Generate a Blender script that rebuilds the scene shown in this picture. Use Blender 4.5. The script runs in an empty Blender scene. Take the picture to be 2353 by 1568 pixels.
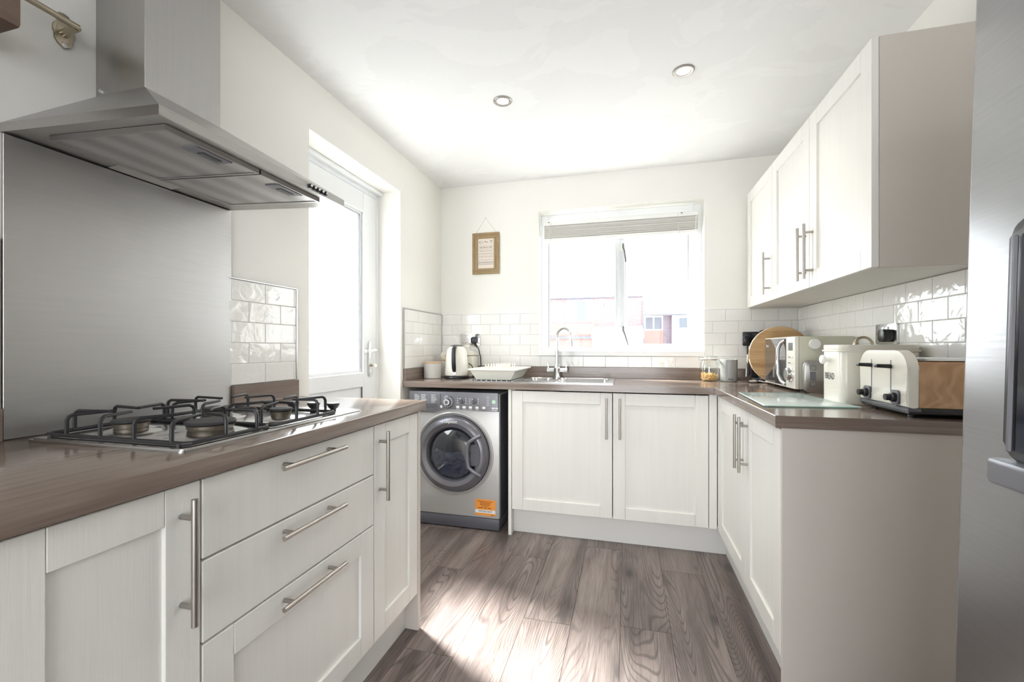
import bpy, bmesh, math, random
from mathutils import Vector, noise as mnoise

random.seed(7)
scene = bpy.context.scene
COL = scene.collection
R = math.radians

# ------------------------------------------------------------------ room numbers (metres)
XL, XR, YB, YF, ZC = -1.379, 1.045, 3.082, -2.4, 2.343
WT = 0.91                                     # worktop height

# ------------------------------------------------------------------ camera
cam_d = bpy.data.cameras.new('camera')
cam = bpy.data.objects.new('camera', cam_d)
COL.objects.link(cam)
cam_d.sensor_width = 36.0
cam_d.lens = 36.0 * 995.2 / 2353.0
cam_d.shift_y = 15.0 / 2353.0
cam_d.clip_start = 0.02
cam_d.clip_end = 300
cam.location = (0, 0, 1.1217)
cam.rotation_euler = (R(90), 0, 0.2589)
scene.camera = cam

# ------------------------------------------------------------------ light and exposure
SKY, SUN = 5.0, 44.0
world = bpy.data.worlds.new('overcast_sky')
scene.world = world
world.use_nodes = True
bg = world.node_tree.nodes['Background']
bg.inputs[0].default_value = (0.93, 0.965, 1.0, 1)
bg.inputs[1].default_value = SKY

sun_d = bpy.data.lights.new('sun', 'SUN')
sun_d.energy = SUN
sun_d.angle = R(13)
sun_d.color = (1.0, 0.975, 0.94)
sun = bpy.data.objects.new('sun', sun_d)
COL.objects.link(sun)
sun.rotation_euler = Vector((0.595, -0.293, -0.748)).to_track_quat('-Z', 'Y').to_euler()


def portal(name, loc, direction, sx, sz):
    d = bpy.data.lights.new(name, 'AREA')
    d.shape = 'RECTANGLE'
    d.size, d.size_y = sx, sz
    d.cycles.is_portal = True
    o = bpy.data.objects.new(name, d)
    COL.objects.link(o)
    o.location = loc
    o.rotation_euler = Vector(direction).to_track_quat('-Z', 'Y').to_euler()


portal('daylight_through_window', (-0.06, YB + 0.30, 1.60), (0, -1, 0), 1.2, 1.05)
portal('daylight_through_door', (XL - 0.32, 2.05, 1.05), (1, 0, 0), 0.9, 2.1)
portal('daylight_through_added_opening', (-0.20, YF - 0.3, 1.05), (0, 1, 0), 2.2, 2.2)  # samples sky light through the added opening behind the camera

vs = scene.view_settings
vs.view_transform = 'Standard'
vs.look = 'None'
vs.exposure = 0.57
vs.gamma = 1.0
vs.use_curve_mapping = False
try:
    scene.cycles.use_denoising = True
    scene.cycles.max_bounces = 12
    scene.cycles.diffuse_bounces = 7
    scene.cycles.transparent_max_bounces = 16
    scene.cycles.sample_clamp_indirect = 8.0
    scene.cycles.caustics_reflective = False
    scene.cycles.caustics_refractive = False
except Exception:
    pass

# ------------------------------------------------------------------ materials


def new_mat(name):
    m = bpy.data.materials.new(name)
    m.use_nodes = True
    return m, m.node_tree, m.node_tree.nodes['Principled BSDF']


def N(nt, kind, **kw):
    n = nt.nodes.new(kind)
    for k, v in kw.items():
        setattr(n, k, v)
    return n


def coords(nt, scale=(1, 1, 1), rand=False):
    tc = N(nt, 'ShaderNodeTexCoord')
    mp = N(nt, 'ShaderNodeMapping')
    mp.inputs['Scale'].default_value = scale
    src = tc.outputs['Object']
    if rand:
        oi = N(nt, 'ShaderNodeObjectInfo')
        mul = N(nt, 'ShaderNodeVectorMath', operation='SCALE')
        mul.inputs[0].default_value = (17.3, 41.7, 29.1)
        nt.links.new(oi.outputs['Random'], mul.inputs['Scale'])
        add = N(nt, 'ShaderNodeVectorMath', operation='ADD')
        nt.links.new(src, add.inputs[0])
        nt.links.new(mul.outputs[0], add.inputs[1])
        src = add.outputs[0]
    nt.links.new(src, mp.inputs[0])
    return mp.outputs[0]


def noise(nt, vec, scale, detail=3.0, rough=0.5, dist=0.0):
    n = N(nt, 'ShaderNodeTexNoise')
    n.inputs['Scale'].default_value = scale
    n.inputs['Detail'].default_value = detail
    n.inputs['Roughness'].default_value = rough
    n.inputs['Distortion'].default_value = dist
    nt.links.new(vec, n.inputs['Vector'])
    return n.outputs['Fac']


def ramp(nt, fac, stops):
    r = N(nt, 'ShaderNodeValToRGB')
    el = r.color_ramp.elements
    while len(el) < len(stops):
        el.new(0.5)
    for e, (p, c) in zip(el, stops):
        e.position = p
        e.color = (*c, 1) if len(c) == 3 else c
    nt.links.new(fac, r.inputs[0])
    return r.outputs[0]


def mixc(nt, fac, a, b, mode='MIX'):
    m = N(nt, 'ShaderNodeMix', data_type='RGBA', blend_type=mode)
    for sock, v in ((m.inputs['Factor'], fac), (m.inputs['A'], a), (m.inputs['B'], b)):
        pass
    fs, As, Bs = m.inputs[0], m.inputs[6], m.inputs[7]
    for s, v in ((fs, fac), (As, a), (Bs, b)):
        if hasattr(v, 'is_linked'):
            nt.links.new(v, s)
        elif isinstance(v, (tuple, list)):
            s.default_value = (*v, 1)
        else:
            s.default_value = v
    return m.outputs[2]


def bump(nt, bsdf, height, strength, distance=0.002):
    b = N(nt, 'ShaderNodeBump')
    b.inputs['Strength'].default_value = strength
    b.inputs['Distance'].default_value = distance
    nt.links.new(height, b.inputs['Height'])
    nt.links.new(b.outputs[0], bsdf.inputs['Normal'])


def simple(name, col, rough=0.5, metal=0.0, spec=0.5, coat=0.0, emit=None):
    m, nt, b = new_mat(name)
    b.inputs['Base Color'].default_value = (*col, 1)
    b.inputs['Roughness'].default_value = rough
    b.inputs['Metallic'].default_value = metal
    b.inputs['Specular IOR Level'].default_value = spec
    b.inputs['Coat Weight'].default_value = coat
    if emit:
        b.inputs['Emission Color'].default_value = (*emit[0], 1)
        b.inputs['Emission Strength'].default_value = emit[1]
    # a faint procedural unevenness so nothing is perfectly flat
    n = noise(nt, coords(nt), 35.0, 3)
    r = N(nt, 'ShaderNodeMapRange')
    r.inputs[3].default_value = max(0.0, rough - 0.015)
    r.inputs[4].default_value = min(1.0, rough + 0.015)
    nt.links.new(n, r.inputs[0])
    nt.links.new(r.outputs[0], b.inputs['Roughness'])
    return m


def paint(name, col, patch=None, bs=0.08):
    m, nt, b = new_mat(name)
    v = coords(nt)
    n1 = noise(nt, v, 1.7, 4, 0.55)
    n2 = noise(nt, v, 160, 3)
    base = mixc(nt, n1, tuple(c * 0.975 for c in col), col)
    if patch:
        n3 = noise(nt, coords(nt, (1.0, 1.6, 1.0)), 1.9, 5, 0.6, 0.6)
        f = ramp(nt, n3, [(0.50, (0, 0, 0)), (0.515, (1, 1, 1))])
        base = mixc(nt, f, base, patch)
    nt.links.new(base, b.inputs['Base Color'])
    b.inputs['Roughness'].default_value = 0.75
    b.inputs['Specular IOR Level'].default_value = 0.25
    bump(nt, b, n2, bs, 0.001)
    return m


def door_white(name, col):
    m, nt, b = new_mat(name)
    n1 = noise(nt, coords(nt, (160, 160, 5)), 1.0, 4, 0.6, 0.8)
    n2 = noise(nt, coords(nt, (30, 30, 1.5)), 1.0, 2)
    c = mixc(nt, n1, tuple(x * 0.88 for x in col), tuple(min(1, x * 1.02) for x in col))
    c = mixc(nt, n2, c, tuple(min(1, x * 1.02) for x in col))
    nt.links.new(c, b.inputs['Base Color'])
    b.inputs['Roughness'].default_value = 0.42
    b.inputs['Specular IOR Level'].default_value = 0.4
    bump(nt, b, n1, 0.5, 0.0007)
    return m


def worktop_wood(name, along):
    m, nt, b = new_mat(name)
    lo, hi = 2.2, 75.0
    sc = {'x': (lo, hi, hi), 'y': (hi, lo, hi)}[along]
    v = coords(nt, sc)
    n1 = noise(nt, v, 1.0, 6, 0.62, 0.5)
    n2 = noise(nt, coords(nt, tuple(s * 5 for s in sc)), 1.0, 3, 0.6)
    stave = {'x': (0.9, 9.0, 9.0), 'y': (9.0, 0.9, 9.0)}[along]
    n3 = noise(nt, coords(nt, stave), 1.0, 0)
    c = ramp(nt, n1, [(0.28, (0.095, 0.071, 0.058)), (0.5, (0.195, 0.152, 0.127)), (0.72, (0.310, 0.254, 0.218))])
    c = mixc(nt, 0.35, c, ramp(nt, n2, [(0.3, (0.17, 0.122, 0.098)), (0.7, (0.31, 0.24, 0.198))]))
    c = mixc(nt, ramp(nt, n3, [(0.35, (0, 0, 0)), (0.65, (0.55, 0.55, 0.55))]), c, (0.185, 0.140, 0.115))
    nt.links.new(c, b.inputs['Base Color'])
    b.inputs['Roughness'].default_value = 0.15
    b.inputs['Specular IOR Level'].default_value = 0.65
    bump(nt, b, n2, 0.06, 0.0003)
    return m


def floor_wood():
    m, nt, b = new_mat('grey_oak_plank')
    v = coords(nt, (1, 1, 1), rand=True)

    def sc(s):
        mp = N(nt, 'ShaderNodeMapping')
        mp.inputs['Scale'].default_value = s
        nt.links.new(v, mp.inputs[0])
        return mp.outputs[0]
    field = noise(nt, sc((5.2, 0.62, 1)), 1.0, 1.2, 0.45, 0.25)      # contours become the cathedral grain
    mul = N(nt, 'ShaderNodeMath', operation='MULTIPLY')
    mul.inputs[1].default_value = 330.0
    nt.links.new(field, mul.inputs[0])
    sn = N(nt, 'ShaderNodeMath', operation='SINE')
    nt.links.new(mul.outputs[0], sn.inputs[0])
    lines = ramp(nt, sn.outputs[0], [(0.0, (0, 0, 0)), (0.45, (0.08, 0.08, 0.08)), (0.95, (1, 1, 1))])
    fibre = noise(nt, sc((190, 4.5, 1)), 1.0, 5, 0.72)
    tone = noise(nt, sc((11, 1.3, 1)), 1.0, 5, 0.65, 0.5)
    tint = noise(nt, sc((3.0, 0.8, 1)), 1.0, 2)
    c = ramp(nt, tone, [(0.28, (0.062, 0.048, 0.045)), (0.43, (0.142, 0.112, 0.103)), (0.57, (0.235, 0.192, 0.177)), (0.74, (0.355, 0.302, 0.282))])
    c = mixc(nt, tint, c, mixc(nt, 0.5, c, (0.23, 0.185, 0.165)))
    mask = ramp(nt, noise(nt, sc((4.2, 0.9, 1)), 1.0, 2), [(0.38, (0, 0, 0)), (0.54, (1, 1, 1))])
    lf = mixc(nt, 1.0, lines, mask, 'MULTIPLY')
    lfv = mixc(nt, 1.0, lf, (0.72, 0.72, 0.72), 'MULTIPLY')
    c = mixc(nt, lfv, c, (0.082, 0.066, 0.062))
    fb = ramp(nt, fibre, [(0.30, (0.42, 0.42, 0.42)), (0.52, (1, 1, 1)), (0.75, (1.25, 1.25, 1.25))])
    c = mixc(nt, 0.72, c, fb, 'MULTIPLY')
    vor = N(nt, 'ShaderNodeTexVoronoi')
    vor.inputs['Scale'].default_value = 1.0
    nt.links.new(sc((5.2, 2.3, 1)), vor.inputs['Vector'])
    kn = ramp(nt, vor.outputs['Distance'], [(0.0, (1, 1, 1)), (0.07, (0.85, 0.85, 0.85)), (0.13, (0.4, 0.4, 0.4)), (0.30, (0, 0, 0))])
    c = mixc(nt, kn, c, (0.06, 0.05, 0.05))
    nt.links.new(c, b.inputs['Base Color'])
    rr = N(nt, 'ShaderNodeMapRange')
    rr.inputs[3].default_value = 0.24
    rr.inputs[4].default_value = 0.40
    nt.links.new(fibre, rr.inputs[0])
    nt.links.new(rr.outputs[0], b.inputs['Roughness'])
    b.inputs['Specular IOR Level'].default_value = 0.5
    bump(nt, b, fibre, 0.12, 0.0006)
    return m


def brushed(name, col, rough, sc=(4, 180, 180), bs=0.06, mott=0.0):
    m, nt, b = new_mat(name)
    n1 = noise(nt, coords(nt, sc), 1.0, 3, 0.6)
    n2 = noise(nt, coords(nt), 6.0, 4, 0.6)
    c = mixc(nt, n2, tuple(x * (1 - mott) for x in col), tuple(min(1, x * (1 + mott * 0.5)) for x in col))
    c = mixc(nt, n1, c, tuple(x * 0.9 for x in col))
    nt.links.new(c, b.inputs['Base Color'])
    b.inputs['Metallic'].default_value = 1.0
    rr = N(nt, 'ShaderNodeMapRange')
    rr.inputs[3].default_value = rough - 0.06
    rr.inputs[4].default_value = rough + 0.08
    nt.links.new(n1, rr.inputs[0])
    nt.links.new(rr.outputs[0], b.inputs['Roughness'])
    bump(nt, b, n1, bs, 0.0005)
    return m


def tile_glaze():
    m, nt, b = new_mat('white_glazed_tile')
    v = coords(nt, (1, 1, 1), rand=True)
    n1 = noise(nt, v, 17, 2.5, 0.5, 0.8)
    n2 = noise(nt, v, 6, 1)
    oi = N(nt, 'ShaderNodeObjectInfo')
    c = mixc(nt, oi.outputs['Random'], (0.80, 0.79, 0.765), (0.86, 0.855, 0.835))
    c = mixc(nt, n2, c, (0.83, 0.82, 0.795))
    nt.links.new(c, b.inputs['Base Color'])
    b.inputs['Roughness'].default_value = 0.06
    bump(nt, b, n1, 1.0, 0.0026)
    return m


def clear_glass(name, tint=(1, 1, 1), refl=0.06, rough=0.0):
    m, nt, b = new_mat(name)
    nt.nodes.remove(b)
    out = nt.nodes['Material Output']
    t = N(nt, 'ShaderNodeBsdfTransparent')
    t.inputs[0].default_value = (*tint, 1)
    g = N(nt, 'ShaderNodeBsdfGlossy')
    g.inputs['Roughness'].default_value = rough
    lw = N(nt, 'ShaderNodeLayerWeight')
    lw.inputs[0].default_value = 0.25
    mr = N(nt, 'ShaderNodeMapRange')
    mr.inputs[3].default_value = refl
    mr.inputs[4].default_value = min(1, refl * 7)
    nt.links.new(lw.outputs['Facing'], mr.inputs[0])
    mx = N(nt, 'ShaderNodeMixShader')
    nt.links.new(mr.outputs[0], mx.inputs[0])
    nt.links.new(t.outputs[0], mx.inputs[1])
    nt.links.new(g.outputs[0], mx.inputs[2])
    nt.links.new(mx.outputs[0], out.inputs[0])
    return m


def frosted_glass():
    m, nt, b = new_mat('obscure_door_glass')
    nt.nodes.remove(b)
    out = nt.nodes['Material Output']
    t = N(nt, 'ShaderNodeBsdfTransparent')
    t.inputs[0].default_value = (0.95, 0.97, 0.97, 1)
    tl = N(nt, 'ShaderNodeBsdfTranslucent')
    tl.inputs[0].default_value = (0.93, 0.95, 0.95, 1)
    g = N(nt, 'ShaderNodeBsdfGlossy')
    g.inputs['Roughness'].default_value = 0.12
    n1 = noise(nt, coords(nt), 240, 2)
    bp = N(nt, 'ShaderNodeBump')
    bp.inputs['Strength'].default_value = 0.4
    bp.inputs['Distance'].default_value = 0.001
    nt.links.new(n1, bp.inputs['Height'])
    nt.links.new(bp.outputs[0], g.inputs['Normal'])
    m1 = N(nt, 'ShaderNodeMixShader')
    m1.inputs[0].default_value = 0.14
    nt.links.new(t.outputs[0], m1.inputs[1])
    nt.links.new(tl.outputs[0], m1.inputs[2])
    m2 = N(nt, 'ShaderNodeMixShader')
    m2.inputs[0].default_value = 0.05
    nt.links.new(m1.outputs[0], m2.inputs[1])
    nt.links.new(g.outputs[0], m2.inputs[2])
    nt.links.new(m2.outputs[0], out.inputs[0])
    return m


def board_glass():
    m, nt, b = new_mat('green_tinted_board_glass')
    out = nt.nodes['Material Output']
    b.inputs['Base Color'].default_value = (0.90, 0.955, 0.945, 1)
    b.inputs['Roughness'].default_value = 0.07
    n1 = noise(nt, coords(nt), 420, 2)
    bump(nt, b, n1, 0.15, 0.0004)
    t = N(nt, 'ShaderNodeBsdfTransparent')
    t.inputs[0].default_value = (0.90, 0.98, 0.97, 1)
    mx = N(nt, 'ShaderNodeMixShader')
    mx.inputs[0].default_value = 0.62
    nt.links.new(t.outputs[0], mx.inputs[1])
    nt.links.new(b.outputs[0], mx.inputs[2])
    nt.links.new(mx.outputs[0], out.inputs[0])
    return m


def wood(name, dark, light, sc, rough=0.5):
    m, nt, b = new_mat(name)
    v = coords(nt, sc)
    n1 = noise(nt, v, 1.0, 5, 0.6, 1.2)
    n2 = noise(nt, coords(nt, tuple(s * 6 for s in sc)), 1.0, 3)
    c = ramp(nt, n1, [(0.3, dark), (0.7, light)])
    c = mixc(nt, 0.3, c, ramp(nt, n2, [(0.3, dark), (0.7, light)]))
    nt.links.new(c, b.inputs['Base Color'])
    b.inputs['Roughness'].default_value = rough
    bump(nt, b, n2, 0.1, 0.0006)
    return m


def bamboo_mat():
    m, nt, b = new_mat('honey_bamboo')
    tc = N(nt, 'ShaderNodeTexCoord')
    sx = N(nt, 'ShaderNodeSeparateXYZ')
    nt.links.new(tc.outputs['Object'], sx.inputs[0])
    mu = N(nt, 'ShaderNodeMath', operation='MULTIPLY')
    mu.inputs[1].default_value = 42.0
    nt.links.new(sx.outputs[2], mu.inputs[0])
    fl_ = N(nt, 'ShaderNodeMath', operation='FLOOR')
    nt.links.new(mu.outputs[0], fl_.inputs[0])
    wn = N(nt, 'ShaderNodeTexWhiteNoise', noise_dimensions='1D')
    nt.links.new(fl_.outputs[0], wn.inputs['W'])
    c = ramp(nt, wn.outputs[0], [(0.0, (0.40, 0.23, 0.095)), (0.5, (0.56, 0.36, 0.17)), (1.0, (0.68, 0.48, 0.26))])
    n1 = noise(nt, coords(nt, (9, 9, 90)), 1.0, 4, 0.6, 0.8)
    c = mixc(nt, 0.45, c, ramp(nt, n1, [(0.3, (0.38, 0.22, 0.09)), (0.7, (0.68, 0.47, 0.25))]))
    nt.links.new(c, b.inputs['Base Color'])
    b.inputs['Roughness'].default_value = 0.45
    return m


def ring_wood():
    m, nt, b = new_mat('toaster_side_wood_grain')
    v = coords(nt, (3.2, 9, 7))
    f = noise(nt, v, 1.0, 1.5, 0.5, 0.6)
    mul = N(nt, 'ShaderNodeMath', operation='MULTIPLY')
    mul.inputs[1].default_value = 70.0
    nt.links.new(f, mul.inputs[0])
    sn = N(nt, 'ShaderNodeMath', operation='SINE')
    nt.links.new(mul.outputs[0], sn.inputs[0])
    c = ramp(nt, sn.outputs[0], [(0.0, (0.50, 0.30, 0.155)), (1.0, (0.62, 0.39, 0.215))])
    n2 = noise(nt, coords(nt, (60, 12, 30)), 1.0, 3)
    c = mixc(nt, 0.35, c, ramp(nt, n2, [(0.3, (0.43, 0.25, 0.125)), (0.7, (0.66, 0.43, 0.25))]))
    nt.links.new(c, b.inputs['Base Color'])
    b.inputs['Roughness'].default_value = 0.28
    return m


def brick_mat(name, c1, c2, mortar, scale=1.0):
    m, nt, b = new_mat(name)
    tc = N(nt, 'ShaderNodeTexCoord')
    sx = N(nt, 'ShaderNodeSeparateXYZ')
    nt.links.new(tc.outputs['Object'], sx.inputs[0])
    ad = N(nt, 'ShaderNodeMath', operation='ADD')
    nt.links.new(sx.outputs[0], ad.inputs[0])
    nt.links.new(sx.outputs[1], ad.inputs[1])
    cb = N(nt, 'ShaderNodeCombineXYZ')
    nt.links.new(ad.outputs[0], cb.inputs[0])
    nt.links.new(sx.outputs[2], cb.inputs[1])
    bt = N(nt, 'ShaderNodeTexBrick')
    bt.inputs['Scale'].default_value = scale
    bt.inputs['Brick Width'].default_value = 0.225
    bt.inputs['Row Height'].default_value = 0.075
    bt.inputs['Mortar Size'].default_value = 0.008
    bt.inputs['Color1'].default_value = (*c1, 1)
    bt.inputs['Color2'].default_value = (*c2, 1)
    bt.inputs['Mortar'].default_value = (*mortar, 1)
    nt.links.new(cb.outputs[0], bt.inputs['Vector'])
    nt.links.new(bt.outputs[0], b.inputs['Base Color'])
    b.inputs['Roughness'].default_value = 0.9
    bump(nt, b, bt.outputs['Fac'], -0.5, 0.01)
    return m


def filter_mesh_mat():
    m, nt, b = new_mat('hood_filter_mesh')
    vor = N(nt, 'ShaderNodeTexVoronoi')
    vor.inputs['Scale'].default_value = 1.0
    vor.inputs['Randomness'].default_value = 0.0
    nt.links.new(coords(nt, (190, 190, 190)), vor.inputs['Vector'])
    f = ramp(nt, vor.outputs['Distance'], [(0.30, (1, 1, 1)), (0.42, (0, 0, 0))])
    c = mixc(nt, f, (0.56, 0.55, 0.55), (0.15, 0.145, 0.145))
    nt.links.new(c, b.inputs['Base Color'])
    b.inputs['Metallic'].default_value = 0.8
    b.inputs['Roughness'].default_value = 0.42
    bump(nt, b, f, -0.5, 0.001)
    return m


def lattice_mat():
    m, nt, b = new_mat('lattice_pattern_ceramic')
    tc = N(nt, 'ShaderNodeTexCoord')
    sx = N(nt, 'ShaderNodeSeparateXYZ')
    nt.links.new(tc.outputs['Object'], sx.inputs[0])
    at = N(nt, 'ShaderNodeMath', operation='ARCTAN2')
    nt.links.new(sx.outputs[1], at.inputs[0])
    nt.links.new(sx.outputs[0], at.inputs[1])
    u = N(nt, 'ShaderNodeMath', operation='MULTIPLY')
    u.inputs[1].default_value = 12 / math.pi * 1.0
    nt.links.new(at.outputs[0], u.inputs[0])
    w = N(nt, 'ShaderNodeMath', operation='MULTIPLY')
    w.inputs[1].default_value = 62.0
    nt.links.new(sx.outputs[2], w.inputs[0])
    outs = []
    for op in ('ADD', 'SUBTRACT'):
        a = N(nt, 'ShaderNodeMath', operation=op)
        nt.links.new(u.outputs[0], a.inputs[0])
        nt.links.new(w.outputs[0], a.inputs[1])
        p = N(nt, 'ShaderNodeMath', operation='PINGPONG')
        p.inputs[1].default_value = 0.5
        nt.links.new(a.outputs[0], p.inputs[0])
        outs.append(p.outputs[0])
    mn = N(nt, 'ShaderNodeMath', operation='MINIMUM')
    nt.links.new(outs[0], mn.inputs[0])
    nt.links.new(outs[1], mn.inputs[1])
    c = ramp(nt, mn.outputs[0], [(0.09, (0.82, 0.80, 0.77)), (0.14, (0.50, 0.48, 0.455))])
    nt.links.new(c, b.inputs['Base Color'])
    b.inputs['Roughness'].default_value = 0.45
    return m


def dotted_mat():
    m, nt, b = new_mat('dotted_pattern_ceramic')
    vor = N(nt, 'ShaderNodeTexVoronoi')
    vor.inputs['Randomness'].default_value = 0.3
    nt.links.new(coords(nt, (75, 75, 75)), vor.inputs['Vector'])
    vor.inputs['Scale'].default_value = 1.0
    c = ramp(nt, vor.outputs['Distance'], [(0.25, (0.10, 0.10, 0.10)), (0.36, (0.74, 0.73, 0.70))])
    nt.links.new(c, b.inputs['Base Color'])
    b.inputs['Roughness'].default_value = 0.45
    return m


M = dict(
    wall=paint('warm_white_wall_paint', (0.85, 0.836, 0.795)),
    ceiling=paint('ceiling_white_paint', (0.835, 0.835, 0.835), (0.85, 0.85, 0.85), 0.12),
    reveal=simple('gloss_white_paint', (0.86, 0.86, 0.85), 0.35),
    upvc=simple('white_upvc', (0.85, 0.865, 0.88), 0.28),
    seal=simple('grey_rubber_seal', (0.12, 0.12, 0.13), 0.6),
    door=door_white('white_woodgrain_door', (0.80, 0.79, 0.755)),
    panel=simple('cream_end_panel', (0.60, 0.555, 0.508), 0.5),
    carcass=simple('cabinet_carcass_white', (0.72, 0.70, 0.66), 0.5),
    plinth=simple('white_plinth', (0.76, 0.755, 0.735), 0.4),
    wt_x=worktop_wood('brown_oak_worktop_across', 'x'),
    wt_y=worktop_wood('brown_oak_worktop_along', 'y'),
    plank=floor_wood(),
    subfloor=simple('dark_plank_joint', (0.035, 0.028, 0.025), 0.8),
    steel_h=brushed('brushed_steel_hood', (0.45, 0.44, 0.43), 0.30, (160, 5, 160)),
    steel_v=brushed('brushed_steel_chimney', (0.46, 0.45, 0.44), 0.30, (170, 170, 4)),
    splash=brushed('dull_steel_splashback', (0.47, 0.46, 0.455), 0.40, (30, 4, 120), 0.12, 0.10),
    fridge=brushed('brushed_steel_fridge', (0.33, 0.33, 0.335), 0.30, (60, 5, 200), 0.05),
    sink=brushed('stainless_sink', (0.66, 0.66, 0.66), 0.2, (6, 160, 160), 0.03),
    handle=brushed('brushed_nickel_handle', (0.46, 0.43, 0.40), 0.30, (60, 60, 60), 0.02),
    chrome=simple('polished_chrome', (0.78, 0.79, 0.80), 0.08, 1.0),
    chrome_dull=simple('aged_chrome', (0.60, 0.60, 0.60), 0.22, 1.0),
    brass=simple('antique_nickel_brass', (0.42, 0.37, 0.28), 0.25, 1.0),
    iron=simple('black_enamel_iron', (0.018, 0.018, 0.02), 0.42),
    burner=simple('burnt_brass_burner', (0.20, 0.17, 0.135), 0.4, 0.8),
    cap=simple('charcoal_burner_cap', (0.035, 0.035, 0.037), 0.6),
    black=simple('black_plastic', (0.012, 0.012, 0.014), 0.30),
    black_matt=simple('black_void_lining', (0.01, 0.01, 0.01), 0.9),
    grey_plastic=simple('dark_grey_plastic', (0.10, 0.10, 0.115), 0.4),
    silver=simple('silver_washer_paint', (0.54, 0.54, 0.54), 0.36, 0.3),
    washer_panel=simple('slate_grey_washer_panel', (0.19, 0.19, 0.215), 0.35, 0.3),
    washer_ring=simple('slate_grey_door_ring', (0.175, 0.175, 0.20), 0.26, 0.35),
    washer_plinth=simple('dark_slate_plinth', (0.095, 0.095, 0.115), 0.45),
    dark_glass=simple('dark_door_glass', (0.03, 0.035, 0.05), 0.06),
    laundry=simple('blue_grey_laundry', (0.085, 0.095, 0.13), 0.9),
    white=simple('white_plastic', (0.84, 0.84, 0.82), 0.35),
    print_white=simple('white_print', (0.78, 0.79, 0.81), 0.5),
    print_black=simple('black_print', (0.03, 0.03, 0.03), 0.6),
    print_grey=simple('grey_print', (0.35, 0.33, 0.31), 0.6),
    orange=simple('orange_sticker', (0.85, 0.33, 0.05), 0.5),
    orange_dark=simple('dark_orange_print', (0.42, 0.13, 0.015), 0.5),
    green=simple('pale_green_sticker', (0.50, 0.72, 0.56), 0.5),
    cream=simple('glossy_cream_enamel', (0.82, 0.80, 0.72), 0.22, coat=0.4),
    cream_dull=simple('cream_enamel', (0.76, 0.735, 0.655), 0.35),
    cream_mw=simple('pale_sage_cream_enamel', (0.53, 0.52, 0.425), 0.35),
    porthole=clear_glass('tinted_porthole_glass', (0.62, 0.66, 0.74), 0.07),
    rack=simple('ivory_rack_plastic', (0.85, 0.83, 0.74), 0.4),
    tile=tile_glaze(),
    grout=simple('grey_white_grout', (0.62, 0.61, 0.585), 0.9),
    pane=clear_glass('clear_window_glass', (0.97, 0.985, 0.98), 0.01),
    jar=clear_glass('clear_jar_glass', (0.95, 0.97, 0.965), 0.09),
    frost=frosted_glass(),
    board=board_glass(),
    board_edge=simple('green_glass_edge', (0.45, 0.72, 0.66), 0.15),
    pasta=simple('golden_dry_pasta', (0.78, 0.50, 0.17), 0.6),
    blind=wood('pale_grey_wood_slat', (0.64, 0.62, 0.58), (0.76, 0.74, 0.70), (3, 90, 90)),
    cord=simple('cream_cord', (0.72, 0.70, 0.64), 0.8),
    frame=wood('tan_moulded_frame', (0.25, 0.165, 0.075), (0.38, 0.27, 0.14), (30, 30, 12)),
    paper=simple('cream_print_paper', (0.74, 0.66, 0.58), 0.8),
    shelf=wood('dark_stained_shelf_wood', (0.10, 0.060, 0.042), (0.17, 0.11, 0.08), (20, 2, 20), 0.6),
    bamboo=bamboo_mat(),
    bamboo_edge=simple('pale_board_rim', (0.75, 0.62, 0.47), 0.5),
    lid_wood=wood('pale_lid_wood', (0.52, 0.37, 0.24), (0.66, 0.50, 0.35), (30, 6, 6)),
    ring_wood=ring_wood(),
    stone=simple('speckled_grey_stoneware', (0.33, 0.345, 0.335), 0.35),
    filter=filter_mesh_mat(),
    lattice=lattice_mat(),
    dotted=dotted_mat(),
    nickel=simple('satin_lamp_rim', (0.36, 0.34, 0.32), 0.4, 0.5),
    mullion=simple('shade_toned_window_bar', (0.64, 0.66, 0.68), 0.4),  # frame white toned down to grey, painting in the bar's backlit shade
    lens=simple('lit_lamp_lens', (0.9, 0.88, 0.85), 0.4, emit=((1.0, 0.93, 0.84), 6.0)),
    brick=brick_mat('red_brick', (0.25, 0.120, 0.125), (0.31, 0.155, 0.155), (0.36, 0.29, 0.295)),
    brick_dark=brick_mat('purple_brick', (0.15, 0.125, 0.165), (0.18, 0.15, 0.18), (0.25, 0.235, 0.25)),
    brick_red=brick_mat('orange_red_brick', (0.27, 0.115, 0.10), (0.31, 0.14, 0.12), (0.34, 0.28, 0.26)),
    roof=simple('pale_roof_tile', (0.62, 0.57, 0.56), 0.8),
    roof_pink=simple('pink_pantile_roof', (0.24, 0.15, 0.15), 0.8),
    gutter=simple('blue_grey_gutter', (0.10, 0.11, 0.135), 0.6),
    house_glass=simple('reflective_house_glass', (0.13, 0.145, 0.17), 0.5, spec=0.1),
    render_white=simple('white_house_render', (0.80, 0.80, 0.80), 0.8),
    ground=simple('pale_paving', (0.32, 0.32, 0.32), 0.9),
    leaf=simple('green_leaf', (0.12, 0.20, 0.07), 0.6),
    bark=simple('brown_bark', (0.14, 0.09, 0.06), 0.9),
)

# ------------------------------------------------------------------ mesh helpers


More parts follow.
